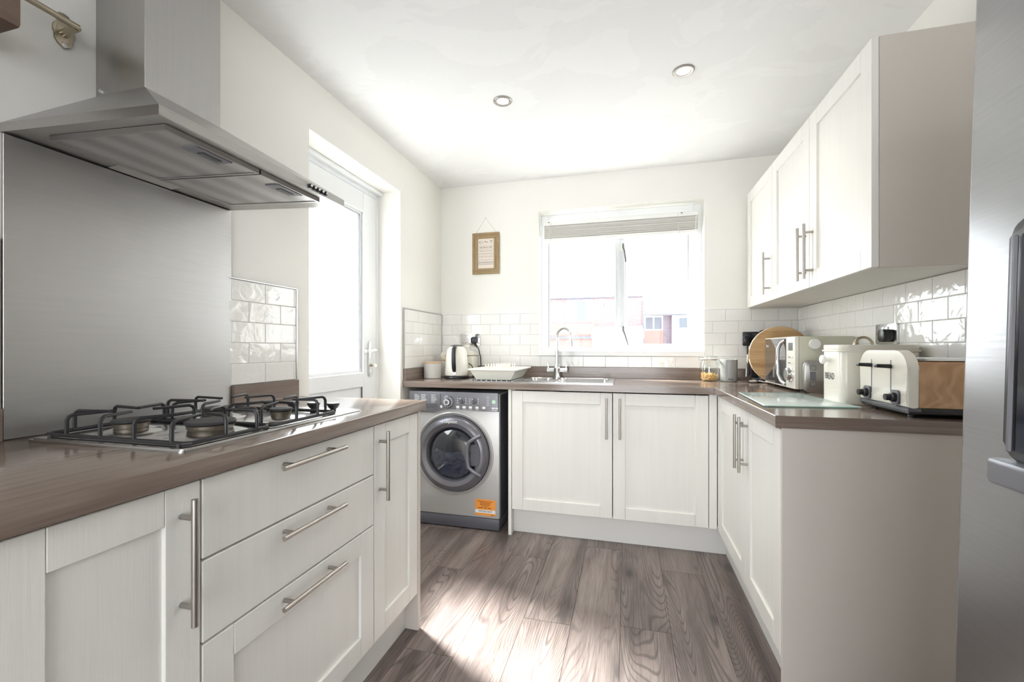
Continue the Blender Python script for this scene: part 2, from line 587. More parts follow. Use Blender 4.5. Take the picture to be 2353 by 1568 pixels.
class MB:
    def __init__(self):
        self.bm = bmesh.new()

    def box(self, x0, x1, y0, y1, z0, z1, bev=0.0, seg=1):
        x0, x1 = min(x0, x1), max(x0, x1)
        y0, y1 = min(y0, y1), max(y0, y1)
        z0, z1 = min(z0, z1), max(z0, z1)
        return self.hexa([(x0, y0, z0), (x1, y0, z0), (x1, y1, z0), (x0, y1, z0),
                          (x0, y0, z1), (x1, y0, z1), (x1, y1, z1), (x0, y1, z1)], bev, seg)

    def hexa(self, p, bev=0.0, seg=1):
        v = [self.bm.verts.new(q) for q in p]
        fs = [self.bm.faces.new([v[i] for i in f]) for f in
              ((3, 2, 1, 0), (4, 5, 6, 7), (0, 1, 5, 4), (1, 2, 6, 5), (2, 3, 7, 6), (3, 0, 4, 7))]
        if bev > 0:
            es = list({e for f in fs for e in f.edges})
            bmesh.ops.bevel(self.bm, geom=es, offset=bev, segments=seg, profile=0.5, affect='EDGES')
        return self

    def face(self, pts):
        self.bm.faces.new([self.bm.verts.new(p) for p in pts])
        return self

    def cyl(self, p0, p1, r, r2=None, seg=20, caps=True):
        p0, p1 = Vector(p0), Vector(p1)
        r2 = r if r2 is None else r2
        return self.tube([p0, p1], [r, r2], seg, caps)

    def tube(self, path, r, seg=12, caps=True):
        path = [Vector(p) for p in path]
        rs = r if isinstance(r, (list, tuple)) else [r] * len(path)
        rings = []
        prev = None
        for i, p in enumerate(path):
            if i == 0:
                t = path[1] - p
            elif i == len(path) - 1:
                t = p - path[i - 1]
            else:
                t = (path[i + 1] - p).normalized() + (p - path[i - 1]).normalized()
            t.normalize()
            if prev is None:
                a = t.orthogonal().normalized()
            else:
                a = (prev - t * prev.dot(t)).normalized()
            prev = a
            b = t.cross(a)
            rings.append([self.bm.verts.new(p + (a * math.cos(2 * math.pi * k / seg) + b * math.sin(2 * math.pi * k / seg)) * rs[i])
                          for k in range(seg)])
        for A, B in zip(rings, rings[1:]):
            for k in range(seg):
                self.bm.faces.new((A[k], A[(k + 1) % seg], B[(k + 1) % seg], B[k]))
        if caps:
            self.bm.faces.new(list(reversed(rings[0])))
            self.bm.faces.new(rings[-1])
        return self

    def lathe(self, prof, c, axis='z', seg=32, close=False):
        """prof: (radius, height along axis); c: base centre."""
        ax = {'x': Vector((1, 0, 0)), 'y': Vector((0, 1, 0)), '-x': Vector((-1, 0, 0)), '-y': Vector((0, -1, 0)), 'z': Vector((0, 0, 1)), '-z': Vector((0, 0, -1))}[axis] if isinstance(axis, str) else Vector(axis).normalized()
        a = ax.orthogonal().normalized()
        b = ax.cross(a)
        c = Vector(c)
        rings = []
        for r, h in prof:
            if r < 1e-6:
                rings.append([self.bm.verts.new(c + ax * h)])
            else:
                rings.append([self.bm.verts.new(c + ax * h + (a * math.cos(2 * math.pi * k / seg) + b * math.sin(2 * math.pi * k / seg)) * r) for k in range(seg)])
        pairs = list(zip(rings, rings[1:]))
        if close:
            pairs.append((rings[-1], rings[0]))
        for A, B in pairs:
            for k in range(seg):
                k2 = (k + 1) % seg
                if len(A) == 1 and len(B) == 1:
                    continue
                if len(A) == 1:
                    self.bm.faces.new((A[0], B[k2], B[k]))
                elif len(B) == 1:
                    self.bm.faces.new((A[k], A[k2], B[0]))
                else:
                    self.bm.faces.new((A[k], A[k2], B[k2], B[k]))
        return self

    def prism(self, pts, f0, f1, bev=0.0):
        """pts: 2-D outline; f0/f1: functions (a, b) -> point for the two end faces."""
        A = [self.bm.verts.new(f0(a, b)) for a, b in pts]
        B = [self.bm.verts.new(f1(a, b)) for a, b in pts]
        n = len(pts)
        fs = [self.bm.faces.new(list(reversed(A))), self.bm.faces.new(B)]
        for k in range(n):
            fs.append(self.bm.faces.new((A[k], A[(k + 1) % n], B[(k + 1) % n], B[k])))
        if bev > 0:
            es = list({e for f in fs[:2] for e in f.edges})
            bmesh.ops.bevel(self.bm, geom=es, offset=bev, segments=2, profile=0.5, affect='EDGES')
        return self

    def build(self, name, mat, parent=None, world=True, smooth=35, kind=None):
        bmesh.ops.recalc_face_normals(self.bm, faces=self.bm.faces[:])
        off = Vector((0, 0, 0))
        if parent is not None:
            if world:
                r = parent
                while r is not None:
                    off += r.location
                    r = r.parent
        else:
            vs_ = [v.co for v in self.bm.verts]
            mn = Vector((min(v[i] for v in vs_) for i in range(3)))
            mx = Vector((max(v[i] for v in vs_) for i in range(3)))
            off = Vector(((mn.x + mx.x) / 2, (mn.y + mx.y) / 2, mn.z))
        if off.length:
            for v in self.bm.verts:
                v.co -= off
        me = bpy.data.meshes.new(name)
        self.bm.to_mesh(me)
        self.bm.free()
        if smooth:
            for p in me.polygons:
                p.use_smooth = True
            me.set_sharp_from_angle(angle=R(smooth))
        me.materials.append(mat)
        o = bpy.data.objects.new(name, me)
        COL.objects.link(o)
        if parent is not None:
            o.parent = parent
        else:
            o.location = off
        if kind:
            o['kind'] = kind
        return o


def tag(o, label, cat, group=None, kind=None):
    o['label'] = label
    o['category'] = cat
    if group:
        o['group'] = group
    if kind:
        o['kind'] = kind
    return o


def thing(name, label, cat, loc, rotz=0.0, group=None, kind=None):
    o = bpy.data.objects.new(name, None)
    o.empty_display_size = 0.05
    COL.objects.link(o)
    o.location = loc
    o.rotation_euler = (0, 0, rotz)
    return tag(o, label, cat, group, kind)


def B(name, mat, parent, *a, bev=0.0, seg=1, kind=None, world=True):
    return MB().box(*a, bev=bev, seg=seg).build(name, mat, parent, kind=kind, world=world)


def rrect(a0, a1, b0, b1, r, n=5):
    pts = []
    for cx, cy, s in ((a1 - r, b1 - r, 0), (a0 + r, b1 - r, 90), (a0 + r, b0 + r, 180), (a1 - r, b0 + r, 270)):
        for k in range(n + 1):
            t = R(s + 90 * k / n)
            pts.append((cx + r * math.cos(t), cy + r * math.sin(t)))
    return pts


def text(s, size, parent, origin, xd, yd, mat, name='lettering', depth=0.0004, sx=1.0, world=True):
    cu = bpy.data.curves.new('txt', 'FONT')
    cu.body = s
    cu.size = size
    cu.align_x = 'CENTER'
    cu.align_y = 'CENTER'
    cu.extrude = depth / 2
    cu.resolution_u = 3
    t = bpy.data.objects.new('txt', cu)
    COL.objects.link(t)
    dg = bpy.context.evaluated_depsgraph_get()
    dg.update()
    me = bpy.data.meshes.new_from_object(t.evaluated_get(dg))
    bpy.data.objects.remove(t)
    bpy.data.curves.remove(cu)
    xd, yd = Vector(xd).normalized(), Vector(yd).normalized()
    zd = xd.cross(yd)
    off = Vector((0, 0, 0))
    if world:
        r = parent
        while r is not None:
            off += r.location
            r = r.parent
    o_ = Vector(origin) - off
    for v in me.vertices:
        c = v.co
        v.co = o_ + xd * (c.x * sx) + yd * c.y + zd * c.z
    me.name = name
    me.materials.clear()
    me.materials.append(mat)
    o = bpy.data.objects.new(name, me)
    COL.objects.link(o)
    o.parent = parent
    return o


class Face:
    """A cabinet front: a runs along the front, n outwards, z up."""

    def __init__(self, side, pos):
        self.side, self.pos = side, pos

    def p(self, a, n, z):
        if self.side == 'x+':
            return (self.pos + n, a, z)
        if self.side == 'x-':
            return (self.pos - n, a, z)
        return (a, self.pos - n, z)

    def box(self, mb, a0, a1, n0, n1, z0, z1, bev=0.0):
        p, q = self.p(a0, n0, z0), self.p(a1, n1, z1)
        return mb.box(p[0], q[0], p[1], q[1], p[2], q[2], bev)


def bar_handle(parent, f, n0, a0, a1, z0, z1, r=0.006, inset=0.035):
    """A T-bar handle between (a0, z0) and (a1, z1), standing off the front at n0."""
    mb = MB()
    d = Vector((a1 - a0, z1 - z0))
    L = d.length
    d.normalize()
    n1 = n0 + 0.032
    mb.cyl(f.p(a0, n1, z0), f.p(a1, n1, z1), r, seg=16)
    for t in (inset, L - inset):
        mb.cyl(f.p(a0 + d.x * t, n0, z0 + d.y * t), f.p(a0 + d.x * t, n1, z0 + d.y * t), r * 0.85, seg=12)
    return mb.build('handle', M['handle'], parent)


def shaker(parent, f, a0, a1, z0, z1, name='door', stile=0.066, rail=0.066, hz=None):
    g = 0.0015
    a0, a1, z0, z1 = a0 + g, a1 - g, z0 + g, z1 - g
    mb = MB()
    for (p, q, u, w) in ((a0, a0 + stile, z0, z1), (a1 - stile, a1, z0, z1),
                         (a0 + stile + 0.0006, a1 - stile - 0.0006, z0, z0 + rail), (a0 + stile + 0.0006, a1 - stile - 0.0006, z1 - rail, z1)):
        f.box(mb, p, q, 0.0, 0.02, u, w, 0.0012)
    d = mb.build(name, M['door'], parent)
    pm = MB()
    f.box(pm, a0 + stile - 0.004, a1 - stile + 0.004, 0.003, 0.0115, z0 + rail - 0.004, z1 - rail + 0.004)
    pm.build('panel', M['door'], d)
    if hz:
        bar_handle(d, f, 0.02, *hz)
    return d


def slab(parent, f, a0, a1, z0, z1, hz=None, name='drawer'):
    g = 0.0015
    mb = MB()
    f.box(mb, a0 + g, a1 - g, 0.0, 0.02, z0 + g, z1 - g, 0.0015)
    d = mb.build(name, M['door'], parent)
    if hz:
        bar_handle(d, f, 0.02, *hz)
    return d


# ------------------------------------------------------------------ room shell
# floor of planks
fl = MB().box(XL - 0.2, XR + 0.2, YF - 0.3, YB + 0.2, -0.12, -0.012).build('floor', M['subfloor'])
tag(fl, 'grey-brown wood plank floor', 'floor', kind='structure')
PW, PL = 0.1937, 1.29
full_plank = {}
starts = {0: 1.461, 1: 2.265, 2: 1.75, 3: 1.18, 4: 1.80, 5: 2.30, 6: 1.35, -1: 2.05, -2: 1.2, -3: 1.8, 7: 1.95, 8: 1.3, 9: 2.2}


def plank(x0, x1, y0, y1):
    key = (round(x1 - x0, 4), round(y1 - y0, 4))
    if key not in full_plank:
        mb = MB()
        w, l = (x1 - x0) / 2 - 0.0002, (y1 - y0) / 2 - 0.0004
        b = 0.0004
        top = [(-w + b, -l + b, 0), (w - b, -l + b, 0), (w - b, l - b, 0), (-w + b, l - b, 0)]
        mb.hexa([(-w, -l, -0.012), (w, -l, -0.012), (w, l, -0.012), (-w, l, -0.012)] + top)
        bmesh.ops.recalc_face_normals(mb.bm, faces=mb.bm.faces[:])
        me = bpy.data.meshes.new('plank')
        mb.bm.to_mesh(me)
        mb.bm.free()
        me.materials.append(M['plank'])
        full_plank[key] = me
    o = bpy.data.objects.new('plank', full_plank[key])
    COL.objects.link(o)
    o.parent = fl
    o.location = Vector(((x0 + x1) / 2, (y0 + y1) / 2, 0)) - fl.location


for i in range(-3, 10):
    x0 = max(-0.80 + i * PW, XL)
    x1 = min(-0.80 + (i + 1) * PW, XR)
    if x1 - x0 < 0.01:
        continue
    y = starts[i]
    while y > YF:
        y -= PL
    while y < YB:
        a, b_ = max(y, YF), min(y + PL, YB)
        if b_ - a > 0.01:
            plank(x0, x1, a, b_)
        y += PL

ce = MB().box(XL - 0.28, XR + 0.2, YF - 0.3, YB + 0.28, ZC, ZC + 0.15).build('ceiling', M['ceiling'])
tag(ce, 'white painted ceiling with faint filler patches', 'ceiling', kind='structure')

# left wall with the glazed back door opening
DY0, DY1, DZ = 1.647, 2.459, 2.106
mb = MB()
mb.box(XL - 0.28, XL, YF - 0.3, DY0, -0.1, ZC)
mb.box(XL - 0.28, XL, DY1, YB + 0.28, -0.1, ZC)
mb.box(XL - 0.28, XL, DY0, DY1, DZ, ZC)
wall_left = tag(mb.build('wall_left', M['wall']), 'warm white left wall around the glazed back door', 'wall', kind='structure')
# back wall with the window opening
WX0, WX1, WZ0, WZ1 = -0.618, 0.495, 1.09, 2.108
mb = MB()
mb.box(XL, WX0, YB, YB + 0.28, -0.1, ZC)
mb.box(WX1, XR + 0.2, YB, YB + 0.28, -0.1, ZC)
mb.box(WX0, WX1, YB, YB + 0.28, -0.1, WZ0)
mb.box(WX0, WX1, YB, YB + 0.28, WZ1, ZC)
wall_back = tag(mb.build('wall_back', M['wall']), 'warm white far wall around the kitchen window', 'wall', kind='structure')
wall_right = tag(MB().box(XR, XR + 0.2, YF - 0.3, YB, -0.1, ZC).build('wall_right', M['wall']), 'warm white right wall behind wall cupboards and toaster', 'wall', kind='structure')
# wall behind the camera, with an added opening, widened to let sky light in
OX0, OX1, OZ = -1.20, 0.80, 2.15
mb = MB()
mb.box(XL, OX0, YF - 0.15, YF, -0.1, ZC)
mb.box(OX1, XR, YF - 0.15, YF, -0.1, ZC)
mb.box(OX0, OX1, YF - 0.15, YF, OZ, ZC)
tag(mb.build('wall_front', M['wall']), 'white wall with added daylight opening behind the viewer', 'wall', kind='structure')

# ---- tiles (each its own piece on its wall)
TP, TH = 0.1525, 0.0770
tile_mesh = {}


def tile(wall, f, a0, a1, z0, z1):
    g = 0.0010
    w, h = (a1 - a0) / 2 - g, (z1 - z0) / 2 - g
    if w < 0.004 or h < 0.004:
        return
    key = (f.side, round(w, 4), round(h, 4))
    if key not in tile_mesh:
        mb = MB()
        fo = Face(f.side, 0.0)
        b = 0.0014
        back = [(-w, -h), (w, -h), (w, h), (-w, h)]
        front = [(-w + b, -h + b), (w - b, -h + b), (w - b, h - b), (-w + b, h - b)]
        mid = back
        A = [mb.bm.verts.new(fo.p(a, 0.0, z)) for a, z in back]
        C = [mb.bm.verts.new(fo.p(a, 0.0075, z)) for a, z in mid]
        D = [mb.bm.verts.new(fo.p(a, 0.009, z)) for a, z in front]
        for P, Q in ((A, C), (C, D)):
            for k in range(4):
                mb.bm.faces.new((P[k], P[(k + 1) % 4], Q[(k + 1) % 4], Q[k]))
        mb.bm.faces.new(D)
        bmesh.ops.recalc_face_normals(mb.bm, faces=mb.bm.faces[:])
        me = bpy.data.meshes.new('tile')
        mb.bm.to_mesh(me)
        mb.bm.free()
        me.materials.append(M['tile'])
        tile_mesh[key] = me
    o = bpy.data.objects.new('tile', tile_mesh[key])
    COL.objects.link(o)
    o.parent = wall
    o.location = Vector(f.p((a0 + a1) / 2, 0.0, (z0 + z1) / 2)) - wall.location


def tiling(wall, f, a0, a1, z0, rows, off, holes=(), top=None):
    gm = MB()
    z1 = z0 + rows * TH
    cuts = [(a0, a1, z0, z1)]
    for h in holes:
        nxt = []
        for c in cuts:
            if h[1] <= c[0] or h[0] >= c[1] or h[3] <= c[2] or h[2] >= c[3]:
                nxt.append(c)
                continue
            nxt += [q for q in ((c[0], h[0], c[2], c[3]), (h[1], c[1], c[2], c[3]), (max(c[0], h[0]), min(c[1], h[1]), c[2], h[2]),
                                (max(c[0], h[0]), min(c[1], h[1]), h[3], c[3])) if q[1] - q[0] > 0.001 and q[3] - q[2] > 0.001]
        cuts = nxt
    for c in cuts:
        f.box(gm, c[0], c[1], 0.0, 0.0068, c[2], c[3])
    gm.build('tile_grout', M['grout'], wall)
    for r in range(rows):
        zz0, zz1 = z0 + r * TH, z0 + (r + 1) * TH
        x = off + (TP / 2 if (rows - 1 - r) % 2 else 0.0)
        while x > a0:
            x -= TP
        while x < a1:
            segs = [(max(x, a0), min(x + TP, a1), zz0, zz1)]
            for h in holes:
                nxt = []
                for s in segs:
                    if h[1] <= s[0] or h[0] >= s[1] or h[3] <= s[2] or h[2] >= s[3]:
                        nxt.append(s)
                        continue
                    if h[2] > s[2] + 0.004:                      # keep the strip below
                        nxt.append((s[0], s[1], s[2], h[2]))
                    if h[0] > s[0]:
                        nxt.append((s[0], h[0], max(s[2], h[2]), s[3]))
                    if h[1] < s[1]:
                        nxt.append((h[1], s[1], max(s[2], h[2]), s[3]))
                segs = nxt
            for s in segs:
                tile(wall, f, *s)
            x += TP


TZ = 0.985
fb = Face('y-', YB)
tiling(wall_back, fb, XL + 0.009, XR - 0.009, TZ, 5, -1.210, holes=[(WX0 + 0.005, WX1 - 0.005, 1.060, 3.0)])
frw = Face('x-', XR)
tiling(wall_right, frw, 1.515, YB, TZ, 5, 1.845)
flw = Face('x+', XL)
tiling(wall_left, flw, 2.497, YB - 0.009, TZ, 5, 2.497 + 0.035)
tiling(wall_left, flw, 1.235, 1.558, TZ, 5, 1.548 - TP)
tiling(wall_left, flw, 0.20, 0.652, TZ, 5, 0.30)
# chrome edge strips on the tiling
zt = TZ + 5 * TH
mb = MB()
flw.box(mb, 2.490, YB - 0.003, 0, 0.011, zt, zt + 0.006, 0.001)
flw.box(mb, 2.489, 2.497, 0, 0.011, TZ, zt + 0.006, 0.001)
flw.box(mb, 1.235, 1.563, 0, 0.011, zt, zt + 0.005, 0.001)
flw.box(mb, 1.558, 1.564, 0, 0.011, 0.985, zt + 0.005, 0.001)
mb.build('tile_trim', M['chrome_dull'], wall_left)
mb = MB()
fb.box(mb, XL + 0.01, WX0 + 0.001, 0, 0.0105, zt, zt + 0.005, 0.001)
fb.box(mb, WX1 - 0.001, XR - 0.002, 0, 0.0105, zt, zt + 0.005, 0.001)
mb.build('tile_trim', M['reveal'], wall_back)

# ------------------------------------------------------------------ window
wy = YB + 0.115
win = thing('window_1', 'white framed kitchen window above the sink', 'window', (-0.06, wy, WZ0), kind='structure')
mb = MB()
fx0, fx1, fz0, fz1 = -0.606, 0.487, 1.10, 2.10
mb.box(WX0, WX0 + 0.052, wy, wy + 0.06, 1.09, WZ1, 0.003)
mb.box(WX1 - 0.052, WX1, wy, wy + 0.06, 1.09, WZ1, 0.003)
mb.box(WX0 + 0.052, WX1 - 0.052, wy, wy + 0.06, 1.09, 1.122, 0.003)
mb.box(WX0 + 0.052, WX1 - 0.052, wy, wy + 0.06, 2.045, WZ1, 0.003)
mb.build('window_frame', M['upvc'], win)
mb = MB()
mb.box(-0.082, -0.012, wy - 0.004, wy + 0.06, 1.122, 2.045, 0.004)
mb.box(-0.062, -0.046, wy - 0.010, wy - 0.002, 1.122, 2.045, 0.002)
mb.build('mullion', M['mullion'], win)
mb = MB()
sx0, sx1, sz0, sz1 = -0.012, WX1 - 0.052, 1.122, 2.045          # the opening sash on the right
mb.box(sx0, sx0 + 0.020, wy + 0.006, wy + 0.05, sz0, sz1, 0.002)
mb.box(sx1 - 0.030, sx1, wy + 0.006, wy + 0.05, sz0, sz1, 0.002)
mb.box(sx0 + 0.02, sx1 - 0.03, wy + 0.006, wy + 0.05, sz0, sz0 + 0.026, 0.002)
mb.box(sx0 + 0.02, sx1 - 0.03, wy + 0.006, wy + 0.05, sz1 - 0.03, sz1, 0.002)
mb.build('sash', M['upvc'], win)
mb = MB()
mb.box(WX0 + 0.052, WX0 + 0.056, wy + 0.012, wy + 0.03, 1.122, 2.045)
mb.box(sx1 - 0.0335, sx1 - 0.030, wy + 0.012, wy + 0.03, sz0 + 0.026, sz1 - 0.03)
mb.build('glazing_seal', M['seal'], win, kind='stuff')
B('pane', M['pane'], win, WX0 + 0.05, -0.08, wy + 0.030, wy + 0.034, 1.12, 2.047)
B('pane', M['pane'], win, sx0 + 0.018, sx1 - 0.028, wy + 0.030, wy + 0.034, sz0 + 0.024, sz1 - 0.028)
for zc_, tilt in ((1.835, 0.012), (1.245, 0.028)):
    h = B('window_catch', M['cream_dull'], win, -0.045, -0.026, wy - 0.018, wy - 0.004, zc_ - 0.022, zc_ + 0.022, bev=0.003)
    lm = MB()
    lm.tube([(-0.024, wy - 0.012, zc_ + 0.026), (-0.024, wy - 0.022, zc_), (-0.018 + tilt * 0.2, wy - 0.026, zc_ - 0.03), (-0.018 + tilt, wy - 0.028, zc_ - 0.105)], [0.006, 0.007, 0.005, 0.0045], 8)
    lm.build('lever', M['grey_plastic'], h)
mb = MB()
mb.box(WX0 - 0.004, WX1 - 0.002, YB - 0.014, wy, 1.062, 1.098, 0.003)
mb.build('window_sill', M['reveal'], win)

# raised blind
bl = thing('venetian_blind', 'raised pale slatted blind at the top of the kitchen window', 'blind', (-0.06, wy - 0.045, 1.9))
bx0, bx1, by0, by1 = -0.588, 0.466, wy - 0.062, wy - 0.018
B('headrail', M['white'], bl, bx0, bx1, by0 - 0.004, by1 + 0.004, 2.012, 2.040, bev=0.002)
mb = MB()
z = 2.008
k = 0
while z > 1.922:
    dy = random.uniform(-0.003, 0.003)
    dz = random.uniform(-0.0006, 0.0006)
    mb.hexa([(bx0 + 0.004, by0 + dy, z - 0.0012), (bx1 - 0.004, by0 + dy, z - 0.0012 + dz), (bx1 - 0.004, by1 + dy, z - 0.0012 + dz), (bx0 + 0.004, by1 + dy, z - 0.0012),
             (bx0 + 0.004, by0 + dy, z + 0.0010), (bx1 - 0.004, by0 + dy, z + 0.0010 + dz), (bx1 - 0.004, by1 + dy, z + 0.0010 + dz), (bx0 + 0.004, by1 + dy, z + 0.0010)])
    z -= 0.0031
    k += 1
mb.build('slat_stack', M['blind'], bl, kind='stuff', smooth=0)
B('bottom_rail', M['white'], bl, bx0, bx1, by0 - 0.003, by1 + 0.003, 1.896, 1.920, bev=0.003)
for x in (-0.50, -0.28, -0.02, 0.30):
    mb = MB()
    for k in range(11):
        mb.tube([(x - 0.008 + 0.004 * (k % 2), by0 - 0.006, 2.004 - k * 0.0075), (x + 0.008 - 0.003 * ((k + 1) % 2), by0 - 0.006, 1.998 - k * 0.0075)], 0.001, 5)
    mb.tube([(x, by0 - 0.006, 2.012), (x, by0 - 0.006, 1.918)], 0.0009, 5)
    mb.build('ladder_cord', M['cord'], bl)
for x, z1 in ((-0.545, 1.895), (-0.53, 1.895), (0.335, 1.895)):
    MB().tube([(x, by0 - 0.009, 2.03), (x + 0.002, by0 - 0.010, (2.03 + z1) / 2), (x + 0.004, by0 - 0.009, z1)], 0.0018, 6).build('pull_cord', M['cord'], bl)
MB().tube([(0.452, by0 - 0.006, 2.015), (0.440, wy - 0.08, 1.85), (0.420, wy - 0.075, 1.55), (0.435, wy - 0.075, 1.36)], 0.0022, 6).build('tilt_wand', M['white'], bl)
for x in (-0.55, 0.36):
    B('clip', M['black'], bl, x - 0.006, x + 0.006, by0 - 0.007, by0 - 0.003, 2.033, 2.037)

# ------------------------------------------------------------------ glazed back door
dx = XL - 0.150
dr = thing('door_1', 'white half-glazed back door set in the left wall', 'door', (dx, 2.05, 0), kind='structure')
mb = MB()
mb.box(dx - 0.065, dx - 0.004, DY0, DY0 + 0.030, 0, DZ, 0.002)
mb.box(dx - 0.065, dx - 0.004, DY1 - 0.030, DY1, 0, DZ, 0.002)
mb.box(dx - 0.065, dx - 0.004, DY0 + 0.03, DY1 - 0.03, DZ - 0.045, DZ, 0.002)
mb.box(dx - 0.02, dx + 0.028, DY0, DY1, DZ - 0.022, DZ, 0.004)
mb.build('door_frame', M['upvc'], dr)
ly0, ly1, lz0, lz1 = DY0 + 0.034, DY1 - 0.036, 0.03, DZ - 0.052
gy0, gy1, gz0, gz1 = 1.800, 2.285, 0.972, 1.935
leaf = MB()
leaf.box(dx - 0.055, dx, ly0, gy0, lz0, lz1, 0.004)
leaf.box(dx - 0.055, dx, gy1, ly1, lz0, lz1, 0.004)
leaf.box(dx - 0.055, dx, gy0, gy1, gz1, lz1, 0.004)
leaf.box(dx - 0.055, dx, gy0, gy1, 0.885, gz0, 0.004)
leaf.box(dx - 0.055, dx, gy0, gy1, lz0, 0.15, 0.004)
lf = leaf.build('door_leaf', M['upvc'], dr)
mb = MB()                                                     # glazing beads slope in towards the glass
for (y0, y1, z0, z1) in ((gy0, gy0 + 0.018, gz0, gz1), (gy1 - 0.018, gy1, gz0, gz1), (gy0 + 0.018, gy1 - 0.018, gz0, gz0 + 0.018), (gy0 + 0.018, gy1 - 0.018, gz1 - 0.018, gz1)):
    mb.box(dx - 0.03, dx - 0.010, y0, y1, z0, z1, 0.003)
mb.build('glazing_bead', M['upvc'], lf)
mb = MB()
mb.box(dx - 0.0102, dx - 0.0085, gy1 - 0.0015, gy1 + 0.001, gz0, gz1)
mb.box(dx - 0.024, dx - 0.0095, gy1 - 0.0205, gy1 - 0.018, gz0 + 0.018, gz1 - 0.018)
mb.box(dx - 0.024, dx - 0.0095, gy0 + 0.018, gy1 - 0.018, gz1 - 0.0205, gz1 - 0.018)
mb.box(dx - 0.012, dx - 0.006, gy1 - 0.003, gy1 + 0.0005, 0.15, 0.885)
mb.build('glazing_seal', M['seal'], lf, kind='stuff')
B('pane', M['frost'], dr, dx - 0.032, dx - 0.026, gy0 + 0.002, gy1 - 0.002, gz0 + 0.002, gz1 - 0.002)
B('lower_panel', M['upvc'], dr, dx - 0.04, dx - 0.014, gy0, gy1, 0.148, 0.887)
hy = 2.350
hp = MB().prism(rrect(hy - 0.016, hy + 0.016, 0.945, 1.160, 0.0155), lambda a, b: (dx, a, b), lambda a, b: (dx + 0.009, a, b), 0.002).build('handle_plate', M['chrome'], dr)
MB().tube([(dx + 0.008, hy, 1.105), (dx + 0.045, hy, 1.105), (dx + 0.052, hy - 0.02, 1.106), (dx + 0.050, hy - 0.115, 1.100)], [0.010, 0.010, 0.010, 0.008], 12).build('lever', M['chrome'], hp)
mb = MB()
mb.cyl((dx + 0.008, hy, 1.012), (dx + 0.018, hy, 1.012), 0.0085, seg=14)
mb.box(dx + 0.018, dx + 0.030, hy - 0.0015, hy + 0.0015, 1.008, 1.016)
mb.prism(rrect(dx + 0.030, dx + 0.052, 1.002, 1.022, 0.009), lambda a, b: (a, hy - 0.0015, b), lambda a, b: (a, hy + 0.0015, b))
mb.build('key', M['brass'], hp)

# ------------------------------------------------------------------ left run: cabinets
FL = Face('x+', -0.820)
ZB, ZT = 0.148, 0.866
CBK = XL + 0.012


def carcass(parent, f, a0, a1, back, z0=ZB, z1=0.872, name='carcass', mat=None):
    mb = MB()
    p, q = f.p(a0 + 0.0005, 0.0, z0), f.p(a1 - 0.0005, 0.0, z1)
    if f.side[0] == 'x':
        mb.box(back, f.pos, a0 + 0.0005, a1 - 0.0005, z0, z1)
    else:
        mb.box(a0 + 0.0005, a1 - 0.0005, f.pos, back, z0, z1)
    return mb.build(name, mat or M['carcass'], parent)


c = thing('base_cabinet', 'white base cupboard with wide door, first of the left run behind the viewer', 'cabinet', (-1.1, 0.05, 0))
carcass(c, FL, -0.245, 0.357, CBK)
shaker(c, FL, -0.245, 0.357, ZB, ZT, hz=(-0.21, -0.21, 0.61, 0.842))
c = thing('base_cabinet', 'narrow white base cupboard left of the three-drawer unit, long upright bar handle', 'cabinet', (-1.1, 0.51, 0))
carcass(c, FL, 0.359, 0.659, CBK)
shaker(c, FL, 0.359, 0.659, ZB, ZT, hz=(0.621, 0.621, 0.608, 0.842))
c = thing('drawer_cabinet', 'white three-drawer base unit under the gas hob', 'cabinet', (-1.1, 0.96, 0))
carcass(c, FL, 0.661, 1.256, CBK)
slab(c, FL, 0.661, 1.256, 0.7065, ZT, (0.836, 1.066, 0.840, 0.840))
slab(c, FL, 0.661, 1.256, 0.542, 0.7045, (0.836, 1.066, 0.677, 0.677))
shaker(c, FL, 0.661, 1.256, ZB, 0.540, name='drawer', stile=0.070, hz=(0.836, 1.068, 0.511, 0.511))
c = thing('base_cabinet', 'narrow white end cupboard right of the three-drawer unit, nearest the back door', 'cabinet', (-1.1, 1.41, 0))
carcass(c, FL, 1.258, 1.561, CBK)
shaker(c, FL, 1.258, 1.561, ZB, ZT, hz=(1.290, 1.290, 0.612, 0.842), stile=0.064)
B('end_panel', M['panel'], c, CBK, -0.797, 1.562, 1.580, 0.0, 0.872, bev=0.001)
tag(MB().box(-0.872, -0.855, -0.245, 1.5615, 0.0, 0.147).build('plinth', M['plinth']), 'white kickboard along the floor under the left cupboards', 'plinth', 'white kickboards')

wt = thing('worktop', 'brown wood-effect worktop on the left run under the gas hob', 'worktop', (-1.09, 0.66, 0.872))
B('slab', M['wt_y'], wt, XL + 0.002, -0.780, -0.25, 1.598, 0.872, WT, bev=0.003, seg=2)
B('upstand', M['wt_y'], wt, XL + 0.001, XL + 0.020, 1.246, 1.5635, WT, 0.984, bev=0.001)
B('upstand', M['wt_y'], wt, XL + 0.001, XL + 0.020, -0.25, 0.650, WT, 0.984, bev=0.001)

# ------------------------------------------------------------------ splashback
sp = B('splashback', M['splash'], None, XL + 0.0005, XL + 0.008, 0.656, 1.2445, WT + 0.0005, 1.6105, bev=0.0008)
tag(sp, 'dull brushed steel splashback behind the gas hob', 'splashback')

